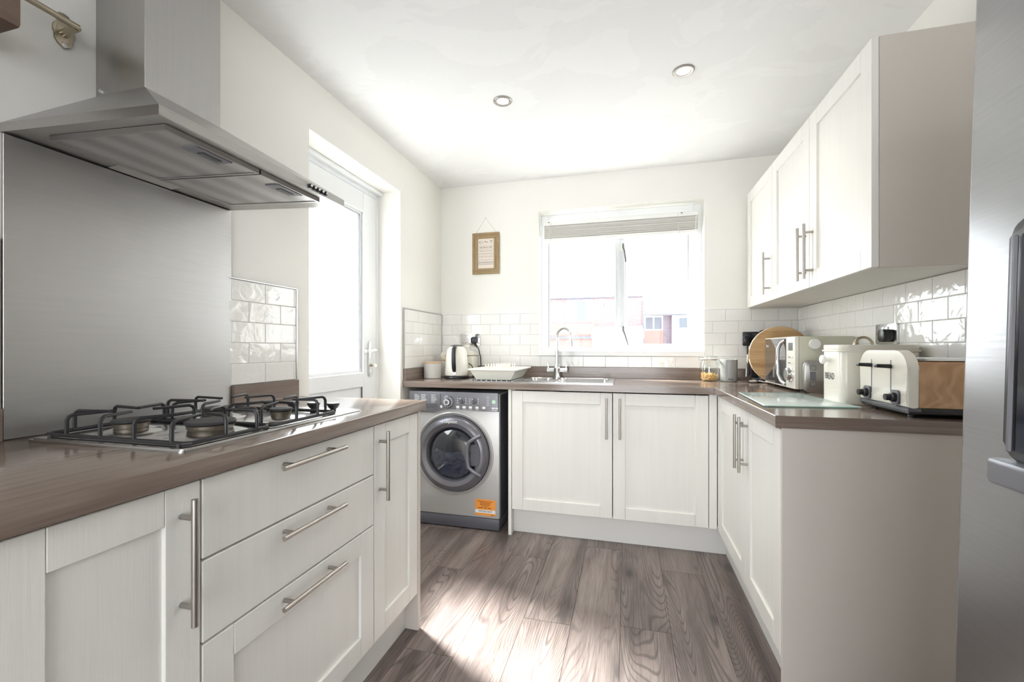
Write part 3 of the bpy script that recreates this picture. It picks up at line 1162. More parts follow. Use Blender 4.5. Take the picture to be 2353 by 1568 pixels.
# ------------------------------------------------------------------ gas hob
HX0, HX1, HY0, HY1 = -1.312, -0.855, 0.664, 1.268
hob = thing('gas_hob', 'stainless steel four-burner gas hob with black pan supports', 'hob', (-1.08, 0.96, WT))
mb = MB()
z0, z1, z2 = WT + 0.0003, WT + 0.007, WT + 0.005
mb.prism(rrect(HX0, HX1, HY0, HY1, 0.012), lambda a, b: (a, b, z0), lambda a, b: (a, b, z1 - 0.003))
mb.prism(rrect(HX0 + 0.006, HX1 - 0.006, HY0 + 0.006, HY1 - 0.006, 0.010), lambda a, b: (a, b, z1 - 0.004), lambda a, b: (a, b, z1), 0.0015)
mb.build('tray', M['sink'], hob)
burners = [(-0.965, 0.820, 0.052), (-1.170, 0.785, 0.038), (-1.155, 1.005, 0.040), (-0.962, 1.035, 0.030)]
for bx, by, br in burners:
    b0 = MB().lathe([(br * 1.75, 0.0), (br * 1.6, 0.002), (br * 1.1, 0.008), (br * 0.9, 0.010), (0, 0.010)], (bx, by, z1), seg=36).build('burner_dish', M['sink'], hob)
    MB().lathe([(br * 0.78, 0.006), (br * 0.92, 0.014), (br * 0.95, 0.022), (br * 0.80, 0.024), (0, 0.024)], (bx, by, z1), seg=36).build('burner_ring', M['burner'], b0)
    MB().lathe([(br * 0.80, 0.0235), (br * 1.0, 0.0245), (br * 1.02, 0.028), (br * 0.96, 0.031), (br * 0.4, 0.0325), (0, 0.0325)], (bx, by, z1), seg=36).build('burner_cap', M['cap'], b0)


def prong(mb, base, tip, h=0.046, r=0.0042):
    bx, by = base
    tx, ty = tip
    d = Vector((tx - bx, ty - by, 0))
    L = d.length
    d.normalize()
    zb = z1 + 0.006
    mb.tube([(bx, by, zb), (bx, by, zb + h - 0.012), (bx + d.x * 0.004, by + d.y * 0.004, zb + h - 0.004), (bx + d.x * 0.012, by + d.y * 0.012, zb + h), (tx, ty, zb + h)], [r, r, r, r, r * 0.85], 8)


for gy_0, gy_1, bs in ((0.688, 0.902, (0, 1)), (0.912, 1.158, (3, 2))):
    mb = MB()
    gx0, gx1 = -1.292, -0.872
    zf = z1 + 0.006
    loop = [(gx0 + 0.01, gy_0), (gx1 - 0.01, gy_0), (gx1, gy_0 + 0.01), (gx1, gy_1 - 0.01), (gx1 - 0.01, gy_1), (gx0 + 0.01, gy_1), (gx0, gy_1 - 0.01), (gx0, gy_0 + 0.01), (gx0 + 0.01, gy_0)]
    mb.tube([(x, y, zf) for x, y in loop], 0.005, 8)
    for bi in bs:
        bx, by, br = burners[bi]
        for o_ in (-0.042, 0.042):
            for ya, s in ((gy_0, 1), (gy_1, -1)):
                reach = max(0.03, min(0.085, abs(by - ya) - br * 0.45))
                prong(mb, (bx + o_ * 1.25, ya), (bx + o_ * 0.6, ya + s * reach))
            xe = gx1 if bx > -1.07 else gx0
            s = 1 if xe < bx else -1
            reach = max(0.03, abs(bx - xe) - br * 0.5)
            prong(mb, (xe, by + o_), (xe + s * reach, by + o_ * 0.7))
    for x in (gx0 + 0.02, gx1 - 0.02):
        for y in (gy_0, gy_1):
            mb.cyl((x, y, z1), (x, y, zf), 0.006, seg=8)
    mb.build('pan_support', M['iron'], hob)
for kx in (-1.16, -1.07, -0.985, -0.915):
    kb = MB().lathe([(0.0, 0.0), (0.009, 0.0), (0.009, 0.006), (0.0135, 0.010), (0.020, 0.022), (0.0185, 0.026), (0, 0.026)], (kx, 1.200 + 0.003 * math.sin(kx * 40), z1), seg=24).build('control_knob', M['iron'], hob)

# ------------------------------------------------------------------ cooker hood
hd = thing('cooker_hood', 'stainless steel chimney cooker hood above the gas hob', 'cooker hood', (-1.2, 0.95, 1.6))
CX, CY0, CY1, CZ = -1.202, 0.838, 1.054, 1.795
hx0, hx1, hyA, hyB = XL + 0.0005, -0.900, 0.653, 1.238


def hz(x, dz=0.0):
    return 1.612 + (x - hx0) * (1.586 - 1.612) / (hx1 - hx0) + dz


cn = MB()
lip = 0.021
o0 = [(hx0, hyA), (hx1, hyA), (hx1, hyB), (hx0, hyB)]
i0 = [(hx0 + 0.055, hyA + 0.048), (hx1 - 0.052, hyA + 0.048), (hx1 - 0.052, hyB - 0.048), (hx0 + 0.055, hyB - 0.048)]
vb = [cn.bm.verts.new((x, y, hz(x))) for x, y in o0]
vt = [cn.bm.verts.new((x, y, hz(x, lip))) for x, y in o0]
vc = [cn.bm.verts.new(p) for p in ((hx0, CY0, CZ), (CX, CY0, CZ), (CX, CY1, CZ), (hx0, CY1, CZ))]
vi = [cn.bm.verts.new((x, y, hz(x, 0.012))) for x, y in i0]
for k in range(4):
    k2 = (k + 1) % 4
    cn.bm.faces.new((vb[k], vb[k2], vt[k2], vt[k]))
    cn.bm.faces.new((vt[k], vt[k2], vc[k2], vc[k]))
    cn.bm.faces.new((vb[k], vb[k2], vi[k2], vi[k]))
cn.bm.faces.new(vi)
cn.bm.faces.new(vc)
can = cn.build('canopy', M['steel_h'], hd, smooth=20)
B('chimney', M['steel_v'], hd, hx0, CX, CY0, CY1, CZ - 0.004, ZC - 0.001, bev=0.0015)
mb = MB()
mb.cyl((hx0 + 0.02, CY0 - 0.003, CZ + 0.012), (hx0 + 0.02, CY0, CZ + 0.012), 0.005, seg=12)
mb.build('fixing_screw', M['chrome'], hd)


def fil(y0, y1):
    x0, x1 = hx0 + 0.075, hx1 - 0.060
    mb = MB()
    mb.hexa([(x0, y0, hz(x0, 0.002)), (x1, y0, hz(x1, 0.002)), (x1, y1, hz(x1, 0.002)), (x0, y1, hz(x0, 0.002)),
             (x0, y0, hz(x0, 0.0115)), (x1, y0, hz(x1, 0.0115)), (x1, y1, hz(x1, 0.0115)), (x0, y1, hz(x0, 0.0115))])
    f_ = mb.build('filter', M['filter'], hd, smooth=0)
    mb = MB()
    e = 0.006
    for (xa, xb, ya, yb) in ((x0 - e, x0, y0 - e, y1 + e), (x1, x1 + e, y0 - e, y1 + e), (x0, x1, y0 - e, y0), (x0, x1, y1, y1 + e)):
        mb.hexa([(xa, ya, hz(xa, -0.0005)), (xb, ya, hz(xb, -0.0005)), (xb, yb, hz(xb, -0.0005)), (xa, yb, hz(xa, -0.0005)),
                 (xa, ya, hz(xa, 0.0115)), (xb, ya, hz(xb, 0.0115)), (xb, yb, hz(xb, 0.0115)), (xa, yb, hz(xa, 0.0115))])
    mb.build('filter_frame', M['steel_h'], f_, smooth=0)
    ym = (y0 + y1) / 2 + 0.02
    xa, xb = x1 - 0.052, x1 - 0.004

    def pl(xa, xb, ya, yb, d0, d1):
        m_ = MB()
        m_.hexa([(xa, ya, hz(xa, d0)), (xb, ya, hz(xb, d0)), (xb, yb, hz(xb, d0)), (xa, yb, hz(xa, d0)), (xa, ya, hz(xa, d1)), (xb, ya, hz(xb, d1)), (xb, yb, hz(xb, d1)), (xa, yb, hz(xa, d1))])
        return m_
    pl(xa, xb, ym - 0.062, ym + 0.030, -0.0015, 0.0022).build('latch_plate', M['washer_panel'], f_, smooth=0)
    pl(xa + 0.012, xa + 0.030, ym - 0.034, ym + 0.016, -0.0028, 0.001).build('latch_grip', M['black'], f_, smooth=0)


fil(hyA + 0.058, 0.945)
fil(0.962, hyB - 0.058)
mb = MB()
xa, xb, ya, yb = hx0 + 0.010, hx0 + 0.050, 0.86, 1.03
mb.hexa([(xa, ya, hz(xa, 0.001)), (xb, ya, hz(xb, 0.0075)), (xb, yb, hz(xb, 0.0075)), (xa, yb, hz(xa, 0.001)), (xa, ya, hz(xa, 0.006)), (xb, ya, hz(xb, 0.012)), (xb, yb, hz(xb, 0.012)), (xa, yb, hz(xa, 0.006))])
mb.build('light_cover', M['chrome_dull'], hd, smooth=0)
for k in range(5):
    yy = 1.078 + k * 0.0168
    bt = MB().cyl((hx1 - 0.001, yy, hz(hx1, 0.011)), (hx1 + 0.005, yy, hz(hx1, 0.011)), 0.0062, seg=14).build('push_button', M['black'], hd)
    MB().cyl((hx1 + 0.005, yy, hz(hx1, 0.011)), (hx1 + 0.0075, yy, hz(hx1, 0.011)), 0.0038, seg=12).build('button_tip', M['chrome'], bt)

# ------------------------------------------------------------------ wall shelf and rail, top left
sh = B('wall_shelf', M['shelf'], None, XL + 0.0005, -1.200, -0.45, 0.603, 1.776, 1.850, bev=0.008, seg=2)
tag(sh, 'thick dark stained wooden wall shelf left of the cooker hood', 'shelf')
rl = thing('hanging_rail', 'slim metal rail on an ornate bracket left of the cooker hood', 'rail', (XL, 0.76, 1.93))
rz, rx = 1.924, -1.330
MB().tube([(rx, 0.772, rz), (rx, -0.42, rz)], 0.0075, 14).build('rod', M['brass'], rl)
for by in (0.768, -0.40):
    prof = [(0.000, 0.046), (0.010, 0.044), (0.014, 0.036), (0.010, 0.026), (0.014, 0.018), (0.021, 0.010), (0.022, -0.006), (0.017, -0.014), (0.019, -0.024), (0.012, -0.034), (0.0, -0.042)]
    pts = [(by + a, rz - 0.004 + b) for a, b in prof] + [(by - a, rz - 0.004 + b) for a, b in reversed(prof[1:-1])]
    bk = MB().prism(pts, lambda a, b: (XL + 0.0003, a, b), lambda a, b: (XL + 0.005, a, b), 0.001).build('bracket', M['brass'], rl)
    mb = MB()
    mb.tube([(XL + 0.004, by, rz - 0.010), (XL + 0.025, by, rz - 0.006), (rx, by, rz)], [0.010, 0.009, 0.0105], 12)
    mb.build('bracket_arm', M['brass'], bk)
    for dz in (0.032, -0.034):
        mb = MB()
        mb.lathe([(0.006, 0.004), (0.006, 0.0065), (0.0035, 0.0075), (0, 0.0068)], (XL + 0.0005, by, rz - 0.004 + dz), 'x', seg=12)
        mb.build('screw', M['chrome_dull'], bk)

# ------------------------------------------------------------------ back run
FBK = Face('y-', 2.520)
bc = thing('base_cabinet', 'white double-door base cupboard under the sink', 'cabinet', (-0.1, 2.8, 0))
mb = MB()
mb.box(-0.6655, -0.648, 2.521, 3.06, ZB, 0.8715)
mb.box(0.452, 0.464, 2.521, 3.06, ZB, 0.8715)
mb.box(-0.648, 0.452, 2.521, 3.06, ZB, ZB + 0.018)
mb.box(-0.648, 0.452, 3.045, 3.06, ZB + 0.018, 0.8715)
mb.build('carcass', M['carcass'], bc)
shaker(bc, FBK, -0.664, -0.0775, ZB + 0.008, ZT, hz=(-0.110, -0.110, 0.609, 0.837))
shaker(bc, FBK, -0.0760, 0.4225, ZB + 0.008, ZT, hz=(-0.037, -0.037, 0.611, 0.838))
B('corner_post', M['door'], bc, 0.4245, 0.4635, 2.500, 2.5205, ZB + 0.008, 0.8715, bev=0.001)
B('end_panel', M['door'], bc, -0.686, -0.667, 2.502, 3.06, 0.0, 0.8715, bev=0.001)
tag(MB().box(-0.6665, 0.545, 2.566, 2.583, 0.0, 0.147).build('plinth', M['plinth']), 'white kickboard along the floor under the sink cupboard', 'plinth', 'white kickboards')

wb = thing('worktop', 'brown wood-effect worktop along the far wall carrying the sink', 'worktop', (-0.17, 2.78, 0.872))
SX0, SX1, SY0, SY1 = -1.000, -0.076, 2.540, 3.030
mb = MB()                                                       # slab with the sink cut-out
q = 0.02
mb.box(XL + 0.002, SX0 + q, 2.482, YB - 0.001, 0.8725, WT)
mb.box(SX1 - q, XR - 0.001, 2.482, YB - 0.001, 0.8725, WT)
mb.box(SX0 + q, SX1 - q, 2.482, SY0 + q, 0.8725, WT)
mb.box(SX0 + q, SX1 - q, SY1 - q, YB - 0.001, 0.8725, WT)
mb.build('slab', M['wt_x'], wb)
B('upstand', M['wt_x'], wb, XL + 0.021, XR - 0.021, YB - 0.020, YB - 0.001, WT, 0.984, bev=0.001)
B('upstand', M['wt_y'], wb, XL + 0.001, XL + 0.0205, 2.490, YB - 0.001, WT, 0.984, bev=0.001)

# sink
sk = thing('kitchen_sink', 'stainless steel sink with one and a half bowls and drainer', 'sink', (-0.54, 2.78, WT))


def bowl_grid(name, outer, bowls, zt_):
    """sheet around the bowls, with the bowls hanging from it"""
    mb = MB()
    x0, x1, y0, y1 = outer
    xs = [x0]
    for b in bowls:
        xs += [b[0], b[1]]
    xs.append(x1)
    for i in range(0, len(xs) - 1):
        a, b_ = xs[i], xs[i + 1]
        if b_ - a < 1e-6:
            continue
        if i % 2 == 0:
            mb.box(a, b_, y0, y1, zt_ - 0.003, zt_)
        else:
            bb = bowls[i // 2]
            mb.box(a, b_, y0, bb[2], zt_ - 0.003, zt_)
            mb.box(a, b_, bb[3], y1, zt_ - 0.003, zt_)
    return mb.build(name, M['sink'], sk)


half = (-0.640, -0.482, 2.66, 2.96)
main = (-0.440, -0.110, 2.60, 2.965)
bowl_grid('sink_deck', (SX0, SX1, SY0, SY1), [half, main], WT + 0.004)
for bwl, dp in ((half, 0.09), (main, 0.15)):
    mb = MB()
    rings = []
    for r_, ins, zz in ((0.05, 0.0, WT + 0.0045), (0.05, 0.004, WT - 0.003), (0.05, 0.012, WT - dp + 0.03), (0.045, 0.035, WT - dp)):
        pts = rrect(bwl[0] + ins, bwl[1] - ins, bwl[2] + ins, bwl[3] - ins, r_, 5)
        rings.append([mb.bm.verts.new((x, y, zz)) for x, y in pts])
    for A, Bq in zip(rings, rings[1:]):
        n = len(A)
        for k in range(n):
            mb.bm.faces.new((A[k], A[(k + 1) % n], Bq[(k + 1) % n], Bq[k]))
    mb.bm.faces.new(rings[-1])
    # a raised lip with rounded corners that covers the square cut
    n = len(rings[0])
    outer = [mb.bm.verts.new((x, y, WT + 0.0042)) for x, y in rrect(bwl[0] - 0.012, bwl[1] + 0.012, bwl[2] - 0.012, bwl[3] + 0.012, 0.055, 5)]
    for k in range(n):
        mb.bm.faces.new((outer[k], outer[(k + 1) % n], rings[0][(k + 1) % n], rings[0][k]))
    bo = mb.build('bowl', M['sink'], sk)
    MB().lathe([(0.0, 0.002), (0.012, 0.002), (0.030, 0.004), (0.038, 0.001)], ((bwl[0] + bwl[1]) / 2, (bwl[2] + bwl[3]) / 2, WT - dp), seg=24).build('waste', M['chrome'], bo)
mb = MB()
for k in range(9):
    mb.cyl((-0.955 + k * 0.033, 2.60, WT + 0.0035), (-0.955 + k * 0.033, 2.97, WT + 0.0035), 0.004, seg=6)
mb.build('drainer_ribs', M['sink'], sk, kind='stuff')

# tap
TX, TY = -0.468, 2.995
tp = thing('mixer_tap', 'tall chrome swan-neck mixer tap behind the sink', 'tap', (TX, TY, WT + 0.004))
zt0 = WT + 0.004
MB().lathe([(0.028, 0.0), (0.028, 0.006), (0.022, 0.010), (0.022, 0.034), (0.026, 0.038), (0.026, 0.064), (0.020, 0.070), (0.017, 0.100), (0.0, 0.100)], (TX, TY, zt0), seg=24).build('body', M['chrome'], tp)
path = [(TX, TY, zt0 + 0.095), (TX, TY, zt0 + 0.27)]
rad = 0.054
for k in range(1, 15):
    t = math.pi * k / 14
    path.append((TX + rad - rad * math.cos(t), TY - 0.10 * (1 - math.cos(t)) / 2, zt0 + 0.282 + rad * 1.05 * math.sin(t)))
path.append((TX + 2 * rad + 0.004, TY - 0.102, zt0 + 0.215))
MB().tube(path, [0.0145] + [0.0115] * (len(path) - 2) + [0.0120], 14).build('spout', M['chrome'], tp)
for s in (-1, 1):
    v_ = MB().cyl((TX + s * 0.015, TY, zt0 + 0.051), (TX + s * 0.070, TY, zt0 + 0.051), 0.0155, seg=20).build('valve', M['chrome'], tp)
    MB().tube([(TX + s * 0.062, TY, zt0 + 0.060), (TX + s * 0.066, TY, zt0 + 0.098)], [0.0052, 0.0045], 10).build('lever', M['chrome'], v_)

# ------------------------------------------------------------------ washing machine
WXa, WXb, WYf, WYr = -1.342, -0.747, 2.522, 3.04
wm = thing('washing_machine', 'silver washing machine with slate grey porthole door under the worktop', 'washing machine', (-1.045, 2.78, 0))
B('body', M['silver'], wm, WXa, WXb, WYf, WYr, 0.075, 0.842, bev=0.008, seg=2)
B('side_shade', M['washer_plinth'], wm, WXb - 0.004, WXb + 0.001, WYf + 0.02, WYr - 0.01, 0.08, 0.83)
B('plinth', M['washer_plinth'], wm, WXa, WXb, WYf - 0.004, WYr, 0.006, 0.0745, bev=0.006, seg=2)
cpo = MB()
px0, px1 = WXa, WXb - 0.004
pts = [(px0, 0.846), (px1, 0.846), (px1, 0.732)]
for k in range(0, 11):
    t = k / 10
    pts.append((px1 - 0.10 - t * 0.235, 0.732 + 0.006 * math.sin(math.pi * t * 0.5)))
pts += [(-1.115, 0.730), (-1.150, 0.718), (-1.175, 0.712), (px0, 0.712)]
cpo.prism(pts, lambda a, b: (a, WYf + 0.01, b), lambda a, b: (a, WYf - 0.016, b), 0.003)
cp = cpo.build('control_panel', M['washer_panel'], wm)
py = WYf - 0.016
dd = MB().prism([(-1.318, 0.832), (-1.128, 0.832), (-1.128, 0.742), (-1.150, 0.731), (-1.190, 0.724), (-1.318, 0.724)], lambda a, b: (a, py + 0.004, b), lambda a, b: (a, py - 0.004, b), 0.002).build('detergent_drawer', M['washer_panel'], wm)
MB().prism([(-1.305, 0.768), (-1.145, 0.768), (-1.145, 0.752), (-1.175, 0.742), (-1.215, 0.738), (-1.305, 0.738)], lambda a, b: (a, py - 0.003, b), lambda a, b: (a, py - 0.0055, b)).build('drawer_grip', M['washer_plinth'], dd)
mb = MB()
for cx_, n_ in ((-1.285, 6), (-1.240, 7), (-1.170, 8)):
    for k in range(n_):
        w_ = random.uniform(0.018, 0.040)
        mb.box(cx_ - 0.018, cx_ - 0.018 + w_, py - 0.0046, py - 0.0042, 0.823 - k * 0.0066, 0.8252 - k * 0.0066)
mb.build('programme_list', M['print_white'], dd, smooth=0, kind='stuff')
dc = (-1.075, py, 0.783)
dl = MB().lathe([(0.040, 0.0), (0.040, 0.004), (0.036, 0.006), (0.034, 0.010), (0.024, 0.012), (0.022, 0.026), (0.019, 0.028), (0, 0.028)], dc, '-y', seg=40).build('programme_dial', M['washer_ring'], wm)
mb = MB()
mb.lathe([(0.017, 0.0282), (0.017, 0.0292), (0.0125, 0.0292), (0.0125, 0.0282)], dc, '-y', seg=32)
for k in range(16):
    t = 2 * math.pi * k / 16
    x_, z_ = dc[0] + 0.030 * math.cos(t), dc[2] + 0.030 * math.sin(t)
    mb.box(x_ - 0.0016, x_ + 0.0016, py - 0.0115, py - 0.0102, z_ - 0.0025, z_ + 0.0025)
mb.build('dial_marks', M['print_white'], dl, smooth=0, kind='stuff')
for kx in (-0.985, -0.905):
    kb = MB().lathe([(0.019, 0.0), (0.018, 0.004), (0.013, 0.006), (0.012, 0.018), (0, 0.019)], (kx, py, 0.792), '-y', seg=28).build('knob', M['washer_ring'], wm)
    B('knob_ridge', M['washer_panel'], kb, kx - 0.003, kx + 0.003, py - 0.024, py - 0.015, 0.780, 0.804, bev=0.001)
    mb = MB()
    for s in (-1, 1):
        for k in range(3):
            mb.box(kx + s * 0.027 - 0.003, kx + s * 0.027 + 0.003, py - 0.0006, py - 0.0001, 0.776 + k * 0.014, 0.780 + k * 0.014)
    mb.build('knob_scale', M['print_white'], cp, smooth=0, kind='stuff')
for kx in (-1.010, -0.968, -0.926, -0.884):
    B('push_button', M['print_white'], wm, kx - 0.011, kx + 0.011, py - 0.005, py - 0.0005, 0.746, 0.761, bev=0.003)
B('start_button', M['print_white'], wm, -0.840 - 0.011, -0.840 + 0.011, py - 0.005, py - 0.0005, 0.747, 0.762, bev=0.005)
MB().lathe([(0, 0.0025), (0.008, 0.0025), (0.009, 0.0005)], (-1.122, py, 0.752), '-y', seg=20).build('power_button', M['print_white'], wm)
MB().lathe([(0, 0.001), (0.012, 0.001), (0.012, 0.0003)], (-0.778, py, 0.792), '-y', seg=24).build('energy_sticker', M['green'], wm)
mb = MB()
for k in range(6):
    mb.box(-0.822, -0.818, py - 0.0008, py - 0.0002, 0.768 + k * 0.010, 0.772 + k * 0.010)
    mb.box(-0.815, -0.806, py - 0.0008, py - 0.0002, 0.769 + k * 0.010, 0.771 + k * 0.010)
for k in range(4):
    mb.box(-1.020 + k * 0.042, -1.000 + k * 0.042, py - 0.0008, py - 0.0002, 0.7395, 0.7415)
for w_ in ((-0.790, -0.782), (-0.780, -0.772), (-0.768, -0.764), (-0.760, -0.752)):
    mb.box(w_[0], w_[1], py - 0.0008, py - 0.0002, 0.748, 0.758)
mb.box(-0.788, -0.755, py - 0.0008, py - 0.0002, 0.738, 0.740)
mb.build('small_print', M['print_white'], cp, smooth=0, kind='stuff')
# porthole door
dcx, dcz = -1.045, 0.462
MB().lathe([(0.262, 0.0), (0.262, 0.003), (0.252, 0.010), (0.244, 0.003), (0.240, 0.001)], (dcx, WYf - 0.0, dcz), '-y', seg=64).build('door_recess', M['silver'], wm)
ring = MB().lathe([(0.158, 0.004), (0.160, 0.020), (0.170, 0.036), (0.195, 0.046), (0.218, 0.040), (0.232, 0.024), (0.236, 0.006), (0.236, 0.0)], (dcx, WYf, dcz), '-y', seg=64).build('door', M['washer_ring'], wm)
MB().lathe([(0.2385, 0.0), (0.2385, 0.008), (0.2355, 0.010), (0.2355, 0.0)], (dcx, WYf, dcz), '-y', seg=64).build('door_seal', M['black'], ring)
MB().lathe([(0.0, 0.052), (0.06, 0.050), (0.11, 0.042), (0.145, 0.028), (0.161, 0.012)], (dcx, WYf, dcz), '-y', seg=48).build('door_glass', M['porthole'], ring)
MB().lathe([(0.0, 0.001), (0.159, 0.001), (0.159, 0.006)], (dcx, WYf, dcz), '-y', seg=48).build('drum', M['dark_glass'], wm)
lm_ = MB()
gn, gr = 72, 0.150
gv = {}
for i_ in range(gn + 1):
    for j_ in range(gn + 1):
        u_, w_ = (i_ / gn * 2 - 1) * gr, (j_ / gn * 2 - 1) * gr
        top_ = 0.012 + 0.035 * mnoise.noise(Vector((u_ * 14, 3.1, 0)))
        if u_ * u_ + w_ * w_ < gr * gr and w_ < top_:
            d_ = 0.008 + 0.030 * abs(mnoise.fractal(Vector((u_ * 11, w_ * 15, 1.7)), 0.9, 2.0, 3)) * min(1.0, (top_ - w_) / 0.03 + 0.2)
            gv[i_, j_] = lm_.bm.verts.new((dcx + u_, WYf - min(d_, 0.027), dcz + w_))
for (i_, j_), v_ in list(gv.items()):
    q_ = [gv.get(k_) for k_ in ((i_, j_), (i_ + 1, j_), (i_ + 1, j_ + 1), (i_, j_ + 1))]
    if all(q_):
        lm_.bm.faces.new(q_)
lm_.build('laundry', M['laundry'], wm, kind='stuff', smooth=80)
hm = MB()
hpts = []
for dgr, rr in ((32, 0.226), (20, 0.232), (8, 0.234), (-4, 0.234), (-16, 0.232), (-28, 0.226)):
    hpts.append((dcx + rr * math.cos(R(dgr)), dcz + rr * math.sin(R(dgr))))
inner = [(dcx + 0.148, dcz - 0.092), (dcx + 0.118, dcz - 0.070), (dcx + 0.110, dcz - 0.03), (dcx + 0.110, dcz + 0.046), (dcx + 0.120, dcz + 0.084), (dcx + 0.150, dcz + 0.106)]
path = [(a, WYf - 0.050, b) for a, b in inner]
hm.tube([(dcx + 0.190, WYf - 0.038, dcz - 0.118)] + path + [(dcx + 0.190, WYf - 0.038, dcz + 0.128)], 0.0125, 12)
hm.build('door_handle', M['washer_ring'], ring)
hm = MB()
for r0, r1 in ((0.166, 0.188),):
    pts = [(dcx + r1 * math.cos(R(a)), dcz + r1 * math.sin(R(a))) for a in range(24, -24, -6)] + [(dcx + 0.130, dcz - 0.060), (dcx + 0.128, dcz + 0.066)]
    hm.prism(pts, lambda a, b: (a, WYf - 0.030, b), lambda a, b: (a, WYf - 0.045, b))
hm.build('grip_hollow', M['washer_plinth'], ring)
text('Hotpoint', 0.026, ring, (dcx - 0.008, WYf - 0.0452, dcz + 0.203), (1, 0, 0), (0, 0.26, 0.966), M['print_white'])
# sticker
stk = MB().box(-0.902, -0.772, WYf - 0.0012, WYf - 0.0003, 0.092, 0.190).build('sticker', M['orange'], wm)
ys = WYf - 0.0014
MB().box(-0.902, -0.772, ys - 0.0004, ys + 0.0003, 0.107, 0.127).build('sticker_band', M['print_white'], stk)
mb = MB()
for (x0, x1, z_, h_) in ((-0.885, -0.790, 0.178, 0.005), (-0.872, -0.802, 0.168, 0.006), (-0.872, -0.806, 0.158, 0.006), (-0.862, -0.815, 0.148, 0.004), (-0.882, -0.852, 0.138, 0.007), (-0.846, -0.826, 0.138, 0.007), (-0.820, -0.798, 0.138, 0.007), (-0.800, -0.778, 0.098, 0.005)):
    mb.box(x0, x1, ys - 0.0004, ys + 0.0003, z_ - h_ / 2, z_ + h_ / 2)
mb.build('small_print', M['orange_dark'], stk, smooth=0, kind='stuff')
text('IMPORTANT', 0.0155, stk, (-0.837, ys - 0.0006, 0.117), (1, 0, 0), (0, 0, 1), M['print_black'])

# ------------------------------------------------------------------ right run
FR = Face('x-', 0.487)
rc = thing('base_cabinet', 'white double-door base cupboard on the right run under the toaster', 'cabinet', (0.75, 2.0, 0))
carcass(rc, FR, 1.538, 2.497, XR - 0.002)
shaker(rc, FR, 1.950, 2.470, ZB + 0.004, ZT, hz=(1.986, 1.986, 0.619, 0.842))
shaker(rc, FR, 1.532, 1.948, ZB + 0.004, ZT, hz=(1.915, 1.915, 0.619, 0.842))
B('corner_post', M['door'], rc, 0.4665, 0.4868, 2.4725, 2.4995, ZB + 0.004, 0.8715, bev=0.001)
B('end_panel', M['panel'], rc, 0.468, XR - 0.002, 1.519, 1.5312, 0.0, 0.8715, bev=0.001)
tag(MB().box(0.520, 0.537, 1.5325, 2.565, 0.0, 0.147).build('plinth', M['plinth']), 'white kickboard along the floor under the right-hand cupboard', 'plinth', 'white kickboards')
wr = thing('worktop', 'brown wood-effect worktop on the right run under the toaster and microwave', 'worktop', (0.75, 2.0, 0.872))
B('slab', M['wt_y'], wr, 0.447, XR - 0.001, 1.513, 2.4815, 0.8725, WT, bev=0.002)
B('edging', M['wt_x'], wr, 0.447, XR - 0.001, 1.5105, 1.5129, 0.8725, WT)
B('joint_strip', M['handle'], wr, 0.4475, XR - 0.002, 2.4812, 2.4822, 0.8735, WT + 0.0004)
B('upstand', M['wt_y'], wr, XR - 0.020, XR - 0.001, 1.513, 2.4815, WT, 0.984, bev=0.001)

# wall cupboards
FU = Face('x-', 0.755)
uz0, uz1 = 1.370, 2.086
u1 = thing('wall_cupboard', 'white single-door wall cupboard in the corner by the window', 'cupboard', (0.9, 2.8, uz0))
carcass(u1, FU, 2.542, 3.074, XR - 0.002, uz0 + 0.002, uz1)
shaker(u1, FU, 2.542, 3.020, uz0, uz1, hz=(2.576, 2.576, 1.404, 1.630))
u2 = thing('wall_cupboard', 'white double-door wall cupboard with beige end panel above the toaster', 'cupboard', (0.9, 2.06, uz0))
carcass(u2, FU, 1.600, 2.540, XR - 0.002, uz0 + 0.002, uz1)
shaker(u2, FU, 2.062, 2.540, uz0, uz1, hz=(2.098, 2.098, 1.404, 1.630))
shaker(u2, FU, 1.585, 2.060, uz0, uz1, hz=(2.027, 2.027, 1.404, 1.630))
B('end_panel', M['panel'], u2, 0.7555, XR - 0.002, 1.585, 1.5995, uz0, uz1, bev=0.0008)

